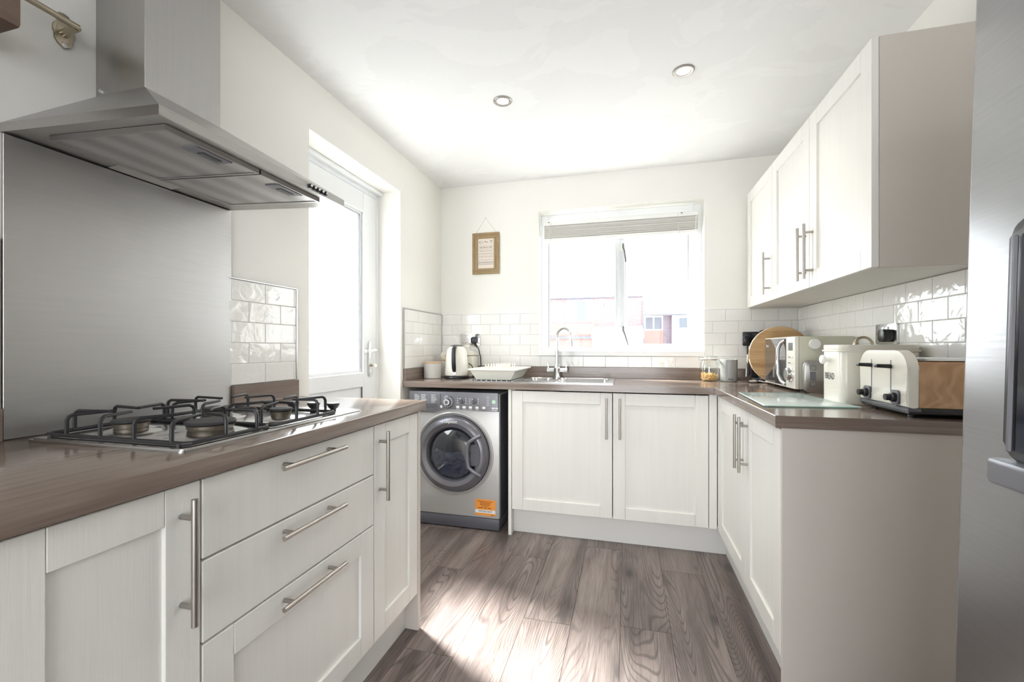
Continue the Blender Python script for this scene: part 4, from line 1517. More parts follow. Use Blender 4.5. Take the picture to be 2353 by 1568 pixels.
# ------------------------------------------------------------------ fridge freezer
fr = thing('fridge_freezer', 'brushed steel American fridge freezer with black water dispenser', 'fridge', (0.926, 0.36, 0.0))
fx = -0.465                     # local x of the door faces (the fridge leans back a little)
L = dict(world=False)
MB().box(fx + 0.06, 0.0, -0.452, 0.448, 0.03, 1.80, 0.004).build('body', M['grey_plastic'], fr, **L)
for y0, y1, nm in ((0.012, 0.450, 'freezer_door'), (-0.454, 0.008, 'fridge_door')):
    mb = MB()
    pts = rrect(y0, y1, 0.05, 1.80, 0.012)
    if nm == 'fridge_door':
        mb.box(fx, fx + 0.056, y0, y1, 0.05, 1.80, 0.012, 3)
    else:
        # door with the dispenser opening
        oy0, oy1, oz0, oz1 = 0.12, 0.385, 0.945, 1.300
        for bx in ((y0, oy0, 0.05, 1.80), (oy1, y1, 0.05, 1.80), (oy0, oy1, 0.05, oz0), (oy0, oy1, oz1, 1.80)):
            pass
        mb.box(fx, fx + 0.056, y0, y1, 0.05, 1.80, 0.012, 3)
    d_ = mb.build(nm, M['fridge'], fr, **L)
    hy_ = 0.045 if nm == 'freezer_door' else -0.025
    mb = MB()
    mb.cyl((fx - 0.055, hy_, 0.55), (fx - 0.055, hy_, 1.45), 0.012, seg=16)
    for zz in (0.62, 1.38):
        mb.cyl((fx + 0.002, hy_, zz), (fx - 0.055, hy_, zz), 0.009, seg=12)
    mb.build('handle', M['handle'], d_, **L)
    if nm == 'freezer_door':
        mb = MB()
        oy0, oy1, oz0, oz1 = 0.09, 0.354, 0.965, 1.274
        w_ = 0.018
        mb.prism(rrect(oy0, oy1, oz0, oz1, 0.022), lambda a, b: (fx + 0.01, a, b), lambda a, b: (fx - 0.010, a, b), 0.004)
        mb.build('dispenser', M['black'], d_, **L)
        MB().box(fx - 0.0115, fx - 0.009, oy0 + 0.02, oy1 - 0.020, oz0 + 0.012, oz1 - 0.02, 0.001).build('dispenser_bay', M['dark_glass'], d_, **L)
        MB().box(fx - 0.0150, fx - 0.0105, oy1 - 0.017, oy1 - 0.010, oz0 + 0.01, oz1 - 0.02, 0.002).build('dispenser_edge', M['washer_panel'], d_, **L)
        MB().box(fx - 0.026, fx + 0.01, oy0 - 0.002, oy1 + 0.004, oz0 - 0.034, oz0, 0.006, 2).build('drip_tray', M['washer_ring'], d_, **L)
for y_ in (-0.38, 0.38):
    MB().cyl((fx + 0.12, y_, 0.0), (fx + 0.12, y_, 0.032), 0.02, seg=12).build('foot', M['black'], fr, **L)
    MB().cyl((-0.05, y_, 0.0), (-0.05, y_, 0.032), 0.02, seg=12).build('foot', M['black'], fr, **L)
fr.rotation_euler = (0, R(1.5), 0)

# ------------------------------------------------------------------ ceiling lamps
for i, (x, y, lb, r_) in enumerate(((-0.593, 2.060, 'round chrome ceiling downlight nearer the glazed door', 0.046), (0.242, 2.040, 'round chrome ceiling downlight nearer the wall cupboards', 0.046))):
    dn = thing('downlight', lb, 'light', (x, y, ZC), group='ceiling downlights')
    MB().lathe([(r_, 0.0), (r_, 0.003), (r_ * 0.9, 0.006), (r_ * 0.68, 0.005), (r_ * 0.62, 0.002), (r_ * 0.62, 0.0)], (x, y, ZC), '-z', seg=40).build('rim', M['nickel'], dn)
    MB().lathe([(0, 0.002), (r_ * 0.5, 0.002), (r_ * 0.63, 0.0015), (r_ * 0.63, 0.0)], (x, y, ZC), '-z', seg=32).build('lens', M['lens'], dn)
    ld = bpy.data.lights.new('downlight_lamp', 'SPOT')
    ld.energy = 14
    ld.spot_size = R(120)
    ld.spot_blend = 0.8
    ld.shadow_soft_size = 0.03
    ld.color = (1.0, 0.90, 0.78)
    lo = bpy.data.objects.new('downlight_lamp', ld)
    COL.objects.link(lo)
    lo.parent = dn
    lo.location = (0, 0, -0.012)

# ------------------------------------------------------------------ picture
pc = thing('framed_print', 'small tan framed recipe print hung by a string beside the window', 'picture', (-1.016, YB, 1.672))
px0, px1, pz0, pz1 = -1.121, -0.911, 1.670, 1.978
mb = MB()
for ins, w_, d0 in ((0.0, 0.016, 0.016), (0.014, 0.016, 0.011), (0.028, 0.014, 0.014)):
    a0, a1, b0, b1 = px0 + ins, px1 - ins, pz0 + ins, pz1 - ins
    for (p, q_, u, v_) in ((a0, a1, b0, b0 + w_), (a0, a1, b1 - w_, b1), (a0, a0 + w_, b0 + w_, b1 - w_), (a1 - w_, a1, b0 + w_, b1 - w_)):
        mb.box(p, q_, YB - d0, YB - 0.0003, u, v_, 0.002)
mb.build('frame', M['frame'], pc)
pp = B('print', M['paper'], pc, px0 + 0.036, px1 - 0.036, YB - 0.006, YB - 0.002, pz0 + 0.036, pz1 - 0.036)
yp = YB - 0.0064
mx_ = (px0 + px1) / 2
xd, zd = (1, 0, 0), (0, 0, 1)
text('RECIPE for LIFE', 0.0150, pp, (mx_, yp, 1.869), xd, zd, M['print_black'])
text('PINCH OF FUN', 0.0150, pp, (mx_, yp, 1.842), xd, zd, M['print_grey'])
text('CUP OF LOVE', 0.0175, pp, (mx_, yp, 1.800), xd, zd, M['print_grey'])
mb = MB()
for z_, h_ in ((1.822, 0.004), (1.776, 0.004), (1.758, 0.010), (1.744, 0.006)):
    x_ = px0 + 0.046
    while x_ < px1 - 0.048:
        w_ = random.uniform(0.003, 0.007)
        mb.box(x_, min(x_ + w_, px1 - 0.046), yp - 0.0002, yp + 0.0005, z_ - h_ / 2, z_ + h_ / 2)
        x_ += w_ + 0.0022
mb.build('small_print', M['print_grey'], pp, smooth=0, kind='stuff')
mb = MB()
for (x_, z_, r_) in ((-1.064, 1.910, 0.008), (-1.046, 1.918, 0.004), (-1.040, 1.905, 0.005), (-1.020, 1.912, 0.008), (-1.006, 1.908, 0.006), (-0.975, 1.915, 0.009), (-0.972, 1.898, 0.004), (-1.060, 1.895, 0.004)):
    mb.prism([(x_ + r_ * math.cos(t * 0.7) * (1 + 0.2 * (t % 2)), z_ + r_ * 0.7 * math.sin(t * 0.7)) for t in range(9)], lambda a, b: (a, yp + 0.0004, b), lambda a, b: (a, yp - 0.0002, b))
mb.box(px0 + 0.044, px1 - 0.044, yp - 0.0002, yp + 0.0004, 1.881, 1.882)
mb.box(px0 + 0.044, px1 - 0.044, yp - 0.0002, yp + 0.0004, 1.856, 1.857)
mb.build('drawings', M['print_grey'], pp, smooth=0, kind='stuff')
MB().tube([(px0 + 0.022, YB - 0.004, pz1 - 0.004), (-1.018, YB - 0.004, 2.091), (px1 - 0.022, YB - 0.004, pz1 - 0.004)], 0.0014, 6).build('string', M['cord'], pc)
MB().cyl((-1.018, YB, 2.090), (-1.018, YB - 0.008, 2.090), 0.0025, seg=8).build('nail', M['chrome_dull'], pc)

# ------------------------------------------------------------------ sockets and plugs


def socket(name, label, f, a0, a1, z0, z1, mat, plug_a, holes_a):
    s_ = thing(name, label, 'socket', f.p((a0 + a1) / 2, 0.009, (z0 + z1) / 2))
    mb = MB()
    mb.prism(rrect(a0, a1, z0, z1, 0.006), lambda a, b: f.p(a, 0.0092, b), lambda a, b: f.p(a, 0.017, b), 0.002)
    mb.build('face_plate', mat, s_)
    for ha in holes_a:
        mb = MB()
        zc_ = (z0 + z1) / 2 - 0.012
        for da, dz in ((0, 0.012), (-0.011, -0.009), (0.011, -0.009)):
            f.box(mb, ha + da - 0.003, ha + da + 0.003, 0.0168, 0.0174, zc_ + dz - 0.0025, zc_ + dz + 0.0025)
        mb.build('pin_holes', M['black'], s_, kind='stuff')
    mid = (a0 + a1) / 2
    for sa in (mid - 0.014, mid + 0.014):
        mb = MB()
        f.box(mb, sa - 0.0075, sa + 0.0075, 0.0165, 0.021, z1 - 0.032, z1 - 0.012, 0.001)
        mb.build('rocker_switch', M['chrome_dull'], s_)
    return s_


def plug(label, f, a, z, n=0.0174, mat='black'):
    o = thing('plug', label, 'plug', f.p(a, n, z))
    mb = MB()
    pts = [(a - 0.024, z + 0.010), (a - 0.014, z + 0.023), (a + 0.014, z + 0.023), (a + 0.024, z + 0.010), (a + 0.024, z - 0.016), (a + 0.012, z - 0.028), (a - 0.012, z - 0.028), (a - 0.024, z - 0.016)]
    mb.prism(pts, lambda p, q: f.p(p, n, q), lambda p, q: f.p(p, n + 0.034, q), 0.004)
    mb.build('plug_body', M[mat], o)
    return o


socket('wall_socket', 'chrome double socket on the tiles above the kettle', fb, -1.214, -1.061, 1.133, 1.224, M['chrome'], -1.10, (-1.185,))
pk = plug('black plug with cable in the socket above the kettle', fb, -1.098, 1.178)
MB().tube([(-1.098, YB - 0.035, 1.155), (-1.094, YB - 0.036, 1.140), (-1.066, YB - 0.032, 1.115), (-1.050, YB - 0.030, 1.05), (-1.046, YB - 0.030, 0.96), (-1.043, YB - 0.040, 0.9150)], [0.006, 0.0045, 0.0038, 0.0038, 0.0038, 0.0038], 8).build('cable', M['black'], pk)
socket('wall_socket', 'black double socket in the far right corner behind the coffee machine', fb, 0.720, 0.866, 1.133, 1.222, M['black'], 0.77, (0.83,))
pk = plug('black plug in the corner socket beside the coffee machine', fb, 0.740, 1.172)
MB().tube([(0.742, YB - 0.034, 1.146), (0.744, YB - 0.030, 1.08), (0.748, YB - 0.030, 1.02), (0.752, YB - 0.030, 0.96)], 0.0038, 8).build('cable', M['black'], pk)
socket('wall_socket', 'chrome double socket on the right wall above the bread bin', frw, 2.038, 2.187, 1.135, 1.219, M['chrome'], 2.08, (2.15,))
plug('black plug in the right wall socket above the bread bin', frw, 2.078, 1.172)

# ------------------------------------------------------------------ things on the worktop, left of the sink
kt = thing('electric_kettle', 'cream electric kettle with black handle and black base', 'kettle', (-1.138, 2.800, WT))
kx, ky = -1.138, 2.800
MB().lathe([(0.0, 0.0), (0.084, 0.0), (0.088, 0.004), (0.086, 0.014), (0.078, 0.020), (0, 0.020)], (kx, ky, WT + 0.0006), seg=40).build('base', M['black'], kt)
bd = MB().lathe([(0.0, 0.020), (0.078, 0.020), (0.081, 0.028), (0.080, 0.060), (0.076, 0.120), (0.071, 0.175), (0.064, 0.200), (0.050, 0.216), (0.044, 0.219)], (kx, ky, WT + 0.0006), seg=40).build('body', M['cream'], kt)
MB().lathe([(0.046, 0.217), (0.042, 0.224), (0.026, 0.230), (0.0, 0.231)], (kx, ky, WT + 0.0006), seg=32).build('lid', M['grey_plastic'], kt)
# spout at the back left, handle towards the viewer
sd = Vector((-0.75, 0.35, 0)).normalized()
MB().tube([Vector((kx, ky, WT + 0.168)) + sd * 0.060, Vector((kx, ky, WT + 0.188)) + sd * 0.083, Vector((kx, ky, WT + 0.200)) + sd * 0.090], [0.026, 0.016, 0.009], 14).build('spout', M['cream'], kt)
hv = Vector((0.20, -0.98, 0)).normalized()
MB().tube([Vector((kx, ky, WT + h_)) + hv * d_ for d_, h_ in ((0.044, 0.213), (0.075, 0.214), (0.098, 0.202), (0.108, 0.165), (0.108, 0.110), (0.100, 0.075), (0.088, 0.058), (0.078, 0.055))], [0.011, 0.013, 0.0145, 0.0145, 0.0145, 0.0145, 0.013, 0.011], 14).build('handle', M['black'], kt)
c_ = Vector((kx, ky, WT + 0.038)) + hv * 0.079
MB().lathe([(0.0, 0.004), (0.012, 0.004), (0.014, 0.0)], c_, hv, seg=20).build('switch', M['chrome_dull'], kt)
MB().tube([(kx + 0.080, ky + 0.02, WT + 0.007), (kx + 0.10, ky + 0.05, WT + 0.006), (kx + 0.115, ky + 0.10, WT + 0.005), (kx + 0.085, ky + 0.20, WT + 0.005), (kx + 0.075, ky + 0.215, WT + 0.005)], 0.0038, 8).build('cable', M['black'], kt)
MB().tube([(kx + 0.066, ky + 0.062, WT + 0.100), (kx + 0.092, ky + 0.055, WT + 0.085), (kx + 0.107, ky + 0.045, WT + 0.055), (kx + 0.110, ky + 0.035, WT + 0.020), (kx + 0.108, ky + 0.02, WT + 0.005)], 0.0035, 8).build('cord_loop', M['black'], kt)

cn1 = thing('storage_canister', 'lattice patterned canister with pale wooden lid left of the kettle', 'canister', (-1.292, 2.745, WT + 0.0006), group='patterned canisters by the kettle')
MB().lathe([(0.0, 0.0), (0.056, 0.0), (0.059, 0.004), (0.0605, 0.100), (0.058, 0.102), (0, 0.102)], (-1.292, 2.745, WT + 0.0006), seg=40).build('body', M['lattice'], cn1)
MB().lathe([(0.0, 0.102), (0.060, 0.102), (0.0615, 0.105), (0.0615, 0.111), (0.059, 0.114), (0.0, 0.114)], (-1.292, 2.745, WT + 0.0006), seg=40).build('lid', M['lid_wood'], cn1)
cn2 = thing('storage_canister', 'dotted canister with pale wooden lid half hidden behind the kettle', 'canister', (-1.262, 2.935, WT + 0.0006), group='patterned canisters by the kettle')
MB().lathe([(0.0, 0.0), (0.056, 0.0), (0.059, 0.004), (0.0605, 0.112), (0.058, 0.114), (0, 0.114)], (-1.262, 2.935, WT + 0.0006), seg=40).build('body', M['dotted'], cn2)
MB().lathe([(0.0, 0.114), (0.060, 0.114), (0.0615, 0.117), (0.0615, 0.123), (0.059, 0.126), (0.0, 0.126)], (-1.262, 2.935, WT + 0.0006), seg=40).build('lid', M['lid_wood'], cn2)
gd = thing('plug_in_gadget', 'small rounded white gadget on the canister lid peeking out behind the kettle', 'gadget', (-1.272, 2.935, WT + 0.126))
MB().prism(rrect(-1.314, -1.240, WT + 0.1263, WT + 0.183, 0.02), lambda a, b: (a, 2.965, b), lambda a, b: (a, 2.925, b), 0.006).build('case', M['cream_dull'], gd)
B('mark', M['print_grey'], gd, -1.280, -1.276, 2.9240, 2.9252, WT + 0.148, WT + 0.160)

tc_ = thing('tall_canister', 'tall square cream canister with knobbed lid behind the kettle', 'canister', (-1.135, 2.985, WT))
B('body', M['cream_dull'], tc_, -1.190, -1.068, 2.934, 3.055, WT + 0.0006, WT + 0.155, bev=0.012, seg=3)
mb = MB()
mb.hexa([(-1.194, 2.930, WT + 0.155), (-1.064, 2.930, WT + 0.155), (-1.064, 3.059, WT + 0.155), (-1.194, 3.059, WT + 0.155),
         (-1.190, 2.934, WT + 0.172), (-1.067, 2.934, WT + 0.172), (-1.067, 3.056, WT + 0.172), (-1.190, 3.056, WT + 0.172)], 0.003)
mb.hexa([(-1.190, 2.934, WT + 0.172), (-1.067, 2.934, WT + 0.172), (-1.067, 3.056, WT + 0.172), (-1.190, 3.056, WT + 0.172),
         (-1.152, 2.970, WT + 0.192), (-1.105, 2.970, WT + 0.192), (-1.105, 3.015, WT + 0.192), (-1.152, 3.015, WT + 0.192)], 0.002)
mb.build('lid', M['cream_dull'], tc_)
MB().lathe([(0.011, 0.0), (0.010, 0.016), (0.014, 0.022), (0.014, 0.036), (0.010, 0.042), (0, 0.043)], (-1.130, 2.992, WT + 0.190), seg=20).build('knob', M['cream_dull'], tc_)

# dish rack
rk = thing('dish_rack', 'ivory plastic dish drying rack on the sink drainer', 'dish rack', (-0.79, 2.78, WT + 0.0076))
z0 = WT + 0.0078
bx = (-0.925, -0.700, 2.605, 2.935)
tx = (-0.962, -0.657, 2.575, 2.965)
h0, h1 = z0, z0 + 0.068


def ring4(b, z):
    return [(b[0], b[2], z), (b[1], b[2], z), (b[1], b[3], z), (b[0], b[3], z)]


mb = MB()
O0, O1 = ring4(bx, h0), ring4(tx, h1)
t_ = 0.004
I0 = ring4((bx[0] + t_, bx[1] - t_, bx[2] + t_, bx[3] - t_), h0 + 0.004)
I1 = ring4((tx[0] + t_, tx[1] - t_, tx[2] + t_, tx[3] - t_), h1)
V = [[mb.bm.verts.new(p) for p in rg] for rg in (O0, O1, I1, I0)]
for A, Bq in zip(V, V[1:]):
    for k in range(4):
        mb.bm.faces.new((A[k], A[(k + 1) % 4], Bq[(k + 1) % 4], Bq[k]))
mb.bm.faces.new(V[0])
mb.bm.faces.new(V[3])
mb.build('tray', M['rack'], rk)
mb = MB()
e = 0.008
for (a0, a1, b0, b1) in ((tx[0] - e, tx[1] + e, tx[2] - e, tx[2] + 0.004), (tx[0] - e, tx[1] + e, tx[3] - 0.004, tx[3] + e), (tx[0] - e, tx[0] + 0.004, tx[2], tx[3]), (tx[1] - 0.004, tx[1] + e, tx[2], tx[3])):
    mb.box(a0, a1, b0, b1, h1 - 0.008, h1 + 0.003, 0.002)
mb.build('rim', M['rack'], rk)
for col_ in (-0.870, -0.830, -0.790):
    for k in range(8):
        y_ = 2.63 + k * 0.038
        MB().tube([(col_ + k * 0.006, y_, z0 + 0.004), (col_ + k * 0.006, y_, z0 + 0.097)], [0.0042, 0.0035], 7).build('peg', M['rack'], rk)

# ------------------------------------------------------------------ right-hand corner
jr = thing('pasta_jar', 'clip-top glass jar half filled with dry pasta', 'jar', (0.503, 2.960, WT))
jx, jy = 0.503, 2.960
MB().lathe([(0.0, 0.0), (0.042, 0.0), (0.052, 0.006), (0.056, 0.020), (0.056, 0.085), (0.052, 0.112), (0.045, 0.124), (0.044, 0.140)], (jx, jy, WT + 0.0006), seg=36).build('glass_body', M['jar'], jr)
MB().lathe([(0.0, 0.158), (0.042, 0.158), (0.048, 0.154), (0.048, 0.143), (0.044, 0.140)], (jx, jy, WT + 0.0006), seg=36).build('lid', M['jar'], jr)
MB().lathe([(0.0495, 0.1365), (0.0495, 0.1435), (0.044, 0.1435), (0.044, 0.1365)], (jx, jy, WT + 0.0006), seg=36, close=True).build('rubber_seal', M['white'], jr)
MB().lathe([(0.047, 0.132), (0.0505, 0.134), (0.047, 0.136)], (jx, jy, WT + 0.0006), seg=36).build('wire_band', M['chrome'], jr)
MB().tube([(jx + 0.048, jy, WT + 0.148), (jx + 0.062, jy - 0.003, WT + 0.125), (jx + 0.066, jy - 0.003, WT + 0.106), (jx + 0.058, jy - 0.002, WT + 0.104), (jx + 0.050, jy, WT + 0.132)], 0.0016, 8).build('wire_clip', M['chrome'], jr)
MB().tube([(jx - 0.048, jy, WT + 0.134), (jx - 0.060, jy, WT + 0.136), (jx - 0.060, jy, WT + 0.150), (jx - 0.048, jy, WT + 0.152)], 0.0016, 8).build('wire_hinge', M['chrome'], jr)
mb = MB()
rnd = random.Random(3)
for k in range(230):
    a = rnd.uniform(0, 2 * math.pi)
    rr = 0.046 * math.sqrt(rnd.random())
    zz = WT + 0.006 + rnd.random() * (0.040 - 0.18 * (rr * math.cos(a)))
    dv = Vector((rnd.uniform(-1, 1), rnd.uniform(-1, 1), rnd.uniform(-0.35, 0.35))).normalized() * 0.011
    p_ = Vector((jx + rr * math.cos(a), jy + rr * math.sin(a), zz))
    q0, q1 = p_ - dv, p_ + dv
    ok = all((q.x - jx) ** 2 + (q.y - jy) ** 2 < 0.050 ** 2 and q.z > WT + 0.005 for q in (q0, q1))
    if ok:
        mb.tube([q0, q1], 0.0028, 6)
mb.build('pasta', M['pasta'], jr, kind='stuff')

sg = thing('stoneware_canister', 'grey speckled stoneware pot beside the pasta jar', 'pot', (0.615, 2.955, WT))
MB().lathe([(0.0, 0.0), (0.044, 0.0), (0.048, 0.005), (0.049, 0.130), (0.047, 0.137), (0.043, 0.138), (0.043, 0.010), (0.0, 0.010)], (0.615, 2.955, WT + 0.0006), seg=40).build('body', M['stone'], sg)
MB().box(-0.013, 0.013, -0.0505, -0.0470, 0.014, 0.020).build('stamp', M['grey_plastic'], sg, world=False)

cf = thing('coffee_machine', 'black filter coffee machine with jug in the corner', 'coffee machine', (0.82, 2.965, WT))
B('base', M['black'], cf, 0.760, 0.910, 2.872, 3.052, WT + 0.001, WT + 0.026, bev=0.006, seg=2)
B('tower', M['black'], cf, 0.765, 0.905, 2.995, 3.052, WT + 0.026, WT + 0.27, bev=0.006, seg=2)
mb = MB()
pts = [(2.890, WT + 0.215), (2.905, WT + 0.275), (2.94, WT + 0.295), (3.052, WT + 0.300), (3.052, WT + 0.195), (2.90, WT + 0.195)]
mb.prism(pts, lambda a, b: (0.765, a, b), lambda a, b: (0.905, a, b), 0.006)
mb.build('filter_head', M['black'], cf)
B('badge', M['chrome'], cf, 0.762, 0.766, 2.915, 2.945, WT + 0.243, WT + 0.251)
MB().tube([(0.785, 2.97, WT + 0.297), (0.800, 2.955, WT + 0.312), (0.83, 2.95, WT + 0.314)], 0.007, 8).build('lid_tab', M['black'], cf)
MB().lathe([(0.0, 0.0), (0.052, 0.0), (0.060, 0.010), (0.062, 0.060), (0.052, 0.110), (0.046, 0.125), (0.046, 0.150), (0.0, 0.152)], (0.835, 2.935, WT + 0.026), seg=32).build('jug', M['grey_plastic'], cf)
jh = MB().tube([(0.788, 2.93, WT + 0.165), (0.745, 2.915, WT + 0.167), (0.722, 2.908, WT + 0.158), (0.716, 2.908, WT + 0.10), (0.712, 2.908, WT + 0.045)], [0.010, 0.010, 0.011, 0.011, 0.009], 10).build('jug_handle', M['black'], cf)
MB().tube([(0.785, 2.922, WT + 0.178), (0.735, 2.902, WT + 0.180), (0.709, 2.896, WT + 0.166), (0.703, 2.896, WT + 0.10), (0.701, 2.896, WT + 0.036)], [0.005, 0.006, 0.006, 0.006, 0.007], 10).build('handle_trim', M['chrome'], jh)

ms = thing('measuring_spoon', 'round steel scoop lying on the worktop below the coffee jug', 'scoop', (0.728, 2.885, WT))
MB().lathe([(0.0, 0.0), (0.016, 0.0), (0.026, 0.006), (0.028, 0.016), (0.025, 0.016), (0.020, 0.006), (0.0, 0.004)], (0.728, 2.868, WT + 0.0006), seg=28).build('bowl', M['chrome_dull'], ms)
MB().tube([(0.752, 2.868, WT + 0.012), (0.778, 2.852, WT + 0.010), (0.80, 2.846, WT + 0.0045)], [0.004, 0.004, 0.0035], 8).build('grip', M['chrome'], ms)

# round board leaning behind the microwave
rb = thing('round_board', 'round bamboo board standing upright behind the microwave', 'chopping board', (0.868, 2.840, WT))
rb.rotation_euler = (R(-2.0), 0, 0)
RB = 0.165
bo_ = MB().lathe([(0.0, 0.0), (RB, 0.0), (RB, 0.014), (0.0, 0.014)], (0, 0.0, RB + 0.0036), 'y', seg=72).build('board', M['bamboo'], rb, world=False)
MB().lathe([(RB + 0.0004, -0.001), (RB + 0.003, 0.004), (RB + 0.003, 0.011), (RB + 0.0004, 0.015)], (0, 0.0, RB + 0.0036), 'y', seg=72).build('rim', M['bamboo_edge'], rb, world=False)
MB().prism(rrect(-0.03, 0.03, -0.004, 0.004, 0.0035), lambda a, b: (-RB - 0.0032, 0.0065 + b, RB + 0.01 + a), lambda a, b: (-RB - 0.001, 0.0065 + b, RB + 0.01 + a)).build('finger_slot', M['shelf'], rb, world=False)

# microwave
mw = thing('microwave_oven', 'cream microwave with dark mirrored door and chrome handle', 'microwave', (0.905, 2.57, WT))
mx0, mx1, my0, my1, mz0, mz1 = 0.775, XR - 0.024, 2.342, 2.800, WT + 0.012, WT + 0.265
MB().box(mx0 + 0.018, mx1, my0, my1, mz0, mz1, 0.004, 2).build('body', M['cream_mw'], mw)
FM = Face('x-', mx0 + 0.018)
mb = MB()
FM.box(mb, my0, my0 + 0.112, 0.0005, 0.018, mz0, mz1, 0.002)
cpn = mb.build('control_panel', M['cream'], mw)
mb = MB()
FM.box(mb, my0 + 0.1135, my1, 0.0005, 0.018, mz0, mz1, 0.003)
md = mb.build('door', M['cream'], mw)
mb = MB()
FM.box(mb, my0 + 0.116, my1 - 0.006, 0.0175, 0.0190, mz0 + 0.008, mz1 - 0.006, 0.0008)
mirror = simple('dark_mirror_glass', (0.085, 0.085, 0.088), 0.04, 0.0, 0.9, 1.0)
mb.build('door_window', mirror, md)
yh = my0 + 0.150
MB().tube([FM.p(yh - 0.022, 0.018, mz1 - 0.018), FM.p(yh + 0.002, 0.030, mz1 - 0.030), FM.p(yh + 0.016, 0.040, mz1 - 0.062), FM.p(yh + 0.018, 0.042, (mz0 + mz1) / 2), FM.p(yh + 0.014, 0.040, mz0 + 0.062), FM.p(yh, 0.030, mz0 + 0.030), FM.p(yh - 0.024, 0.018, mz0 + 0.014)], 0.0085, 12).build('handle', M['chrome'], md)
text('Swan', 0.022, md, FM.p(my1 - 0.046, 0.0194, mz1 - 0.045), (0, -1, 0), (0, 0, 1), M['print_white'])
yc = my0 + 0.056
mb = MB()
FM.box(mb, yc - 0.028, yc + 0.028, 0.0175, 0.0188, mz1 - 0.068, mz1 - 0.030)
mb.build('display', M['black'], cpn)
for k in range(3):
    mb = MB()
    zz = mz1 - 0.100 - k * 0.028
    FM.box(mb, yc - 0.030, yc + 0.030, 0.0175, 0.0200, zz - 0.005, zz + 0.005, 0.001)
    bb = mb.build('push_button', M['cream'], cpn)
    mb = MB()
    FM.box(mb, yc - 0.004, yc + 0.024, 0.0198, 0.0204, zz - 0.002, zz + 0.002)
    mb.build('legend', M['print_black'], bb)
MB().lathe([(0.038, 0.0), (0.038, 0.004), (0.032, 0.006), (0.030, 0.020), (0.026, 0.023), (0, 0.023)], FM.p(yc, 0.018, mz0 + 0.070), '-x', seg=36).build('dial', M['chrome'], cpn)
for fx_ in (mx0 + 0.05, mx1 - 0.04):
    for fy_ in (my0 + 0.04, my1 - 0.04):
        MB().cyl((fx_, fy_, WT + 0.0003), (fx_, fy_, mz0 + 0.001), 0.014, seg=14).build('foot', M['black'], mw)
MB().box(mx0 + 0.12, mx0 + 0.155, my0 - 0.0012, my0 + 0.001, mz0 + 0.17, mz0 + 0.172).build('side_crease', M['cream_mw'], mw)
mg = tag(MB().lathe([(0.0, 0.006), (0.0225, 0.006), (0.0245, 0.003), (0.0245, 0.0004)], (0.858, my0, 1.138), '-y', seg=36).build('round_magnet', M['white']), 'round white magnet stuck on the side of the microwave', 'magnet')

# slim silver scale standing against the microwave
sc_ = thing('kitchen_scale', 'slim silver kitchen scale standing on edge against the microwave', 'scale', (0.92, 2.285, WT))
sx0_, sx1_ = 0.797, 0.965
ysc = 2.300
MB().prism(rrect(sx0_, sx1_, WT + 0.0006, WT + 0.152, 0.028), lambda a, b: (a, ysc + 0.018, b), lambda a, b: (a, ysc, b), 0.004).build('body', M['steel_v'], sc_)
B('display', M['washer_panel'], sc_, sx0_ + 0.026, sx0_ + 0.050, ysc - 0.0012, ysc + 0.001, WT + 0.058, WT + 0.100)
for z_a in (WT + 0.105, WT + 0.030):
    mb = MB()
    mb.prism(rrect(sx0_ + 0.025, sx0_ + 0.051, z_a, z_a + 0.022, 0.004), lambda a, b: (a, ysc + 0.001, b), lambda a, b: (a, ysc - 0.0012, b))
    k_ = mb.build('key', M['grey_plastic'], sc_)
    MB().prism(rrect(sx0_ + 0.027, sx0_ + 0.049, z_a + 0.002, z_a + 0.020, 0.003), lambda a, b: (a, ysc + 0.0005, b), lambda a, b: (a, ysc - 0.0018, b)).build('key_cap', M['steel_v'], k_)

# bread bin
bb_ = thing('bread_bin', 'cream enamel bread bin with lid, lettered BREAD', 'bread bin', (0.90, 1.95, WT))
qx0, qx1, qy0, qy1 = 0.768, 1.018, 1.862, 2.032
MB().prism(rrect(qx0, qx1, qy0, qy1, 0.028, 8), lambda a, b: (a, b, WT + 0.001), lambda a, b: (a, b, WT + 0.196), 0.002).build('body', M['cream'], bb_)
mb = MB()
for z_ in (WT + 0.062, WT + 0.136):
    mb.prism(rrect(qx0 - 0.0008, qx1 + 0.0008, qy0 - 0.0008, qy1 + 0.0008, 0.0285, 8), lambda a, b: (a, b, z_), lambda a, b: (a, b, z_ + 0.002))
mb.build('pressed_bead', M['cream'], bb_)
lm = MB()
lm.prism(rrect(qx0 - 0.005, qx1 + 0.005, qy0 - 0.005, qy1 + 0.005, 0.031, 8), lambda a, b: (a, b, WT + 0.196), lambda a, b: (a, b, WT + 0.203), 0.001)
lm.prism(rrect(qx0 - 0.001, qx1 + 0.001, qy0 - 0.001, qy1 + 0.001, 0.029, 8), lambda a, b: (a, b, WT + 0.203), lambda a, b: (a, b, WT + 0.222), 0.004)
ld_ = lm.build('lid', M['cream_dull'], bb_)
MB().tube([(0.875 + 0.030 * math.cos(R(a)), 1.945, WT + 0.221 + 0.030 * math.sin(R(a))) for a in range(0, 181, 20)], 0.005, 10).build('loop_handle', M['brass'], ld_)
FBn = Face('x-', qx0)
MB().lathe([(0.010, 0.0), (0.009, 0.010), (0.017, 0.016), (0.018, 0.024), (0.014, 0.028), (0, 0.028)], FBn.p(1.965, 0.0, WT + 0.165), '-x', seg=24).build('knob', M['white'], bb_)
text('BREAD', 0.036, bb_, FBn.p(1.957, 0.0006, WT + 0.100), (0, -1, 0), (0, 0, 1), M['print_black'], sx=0.72)

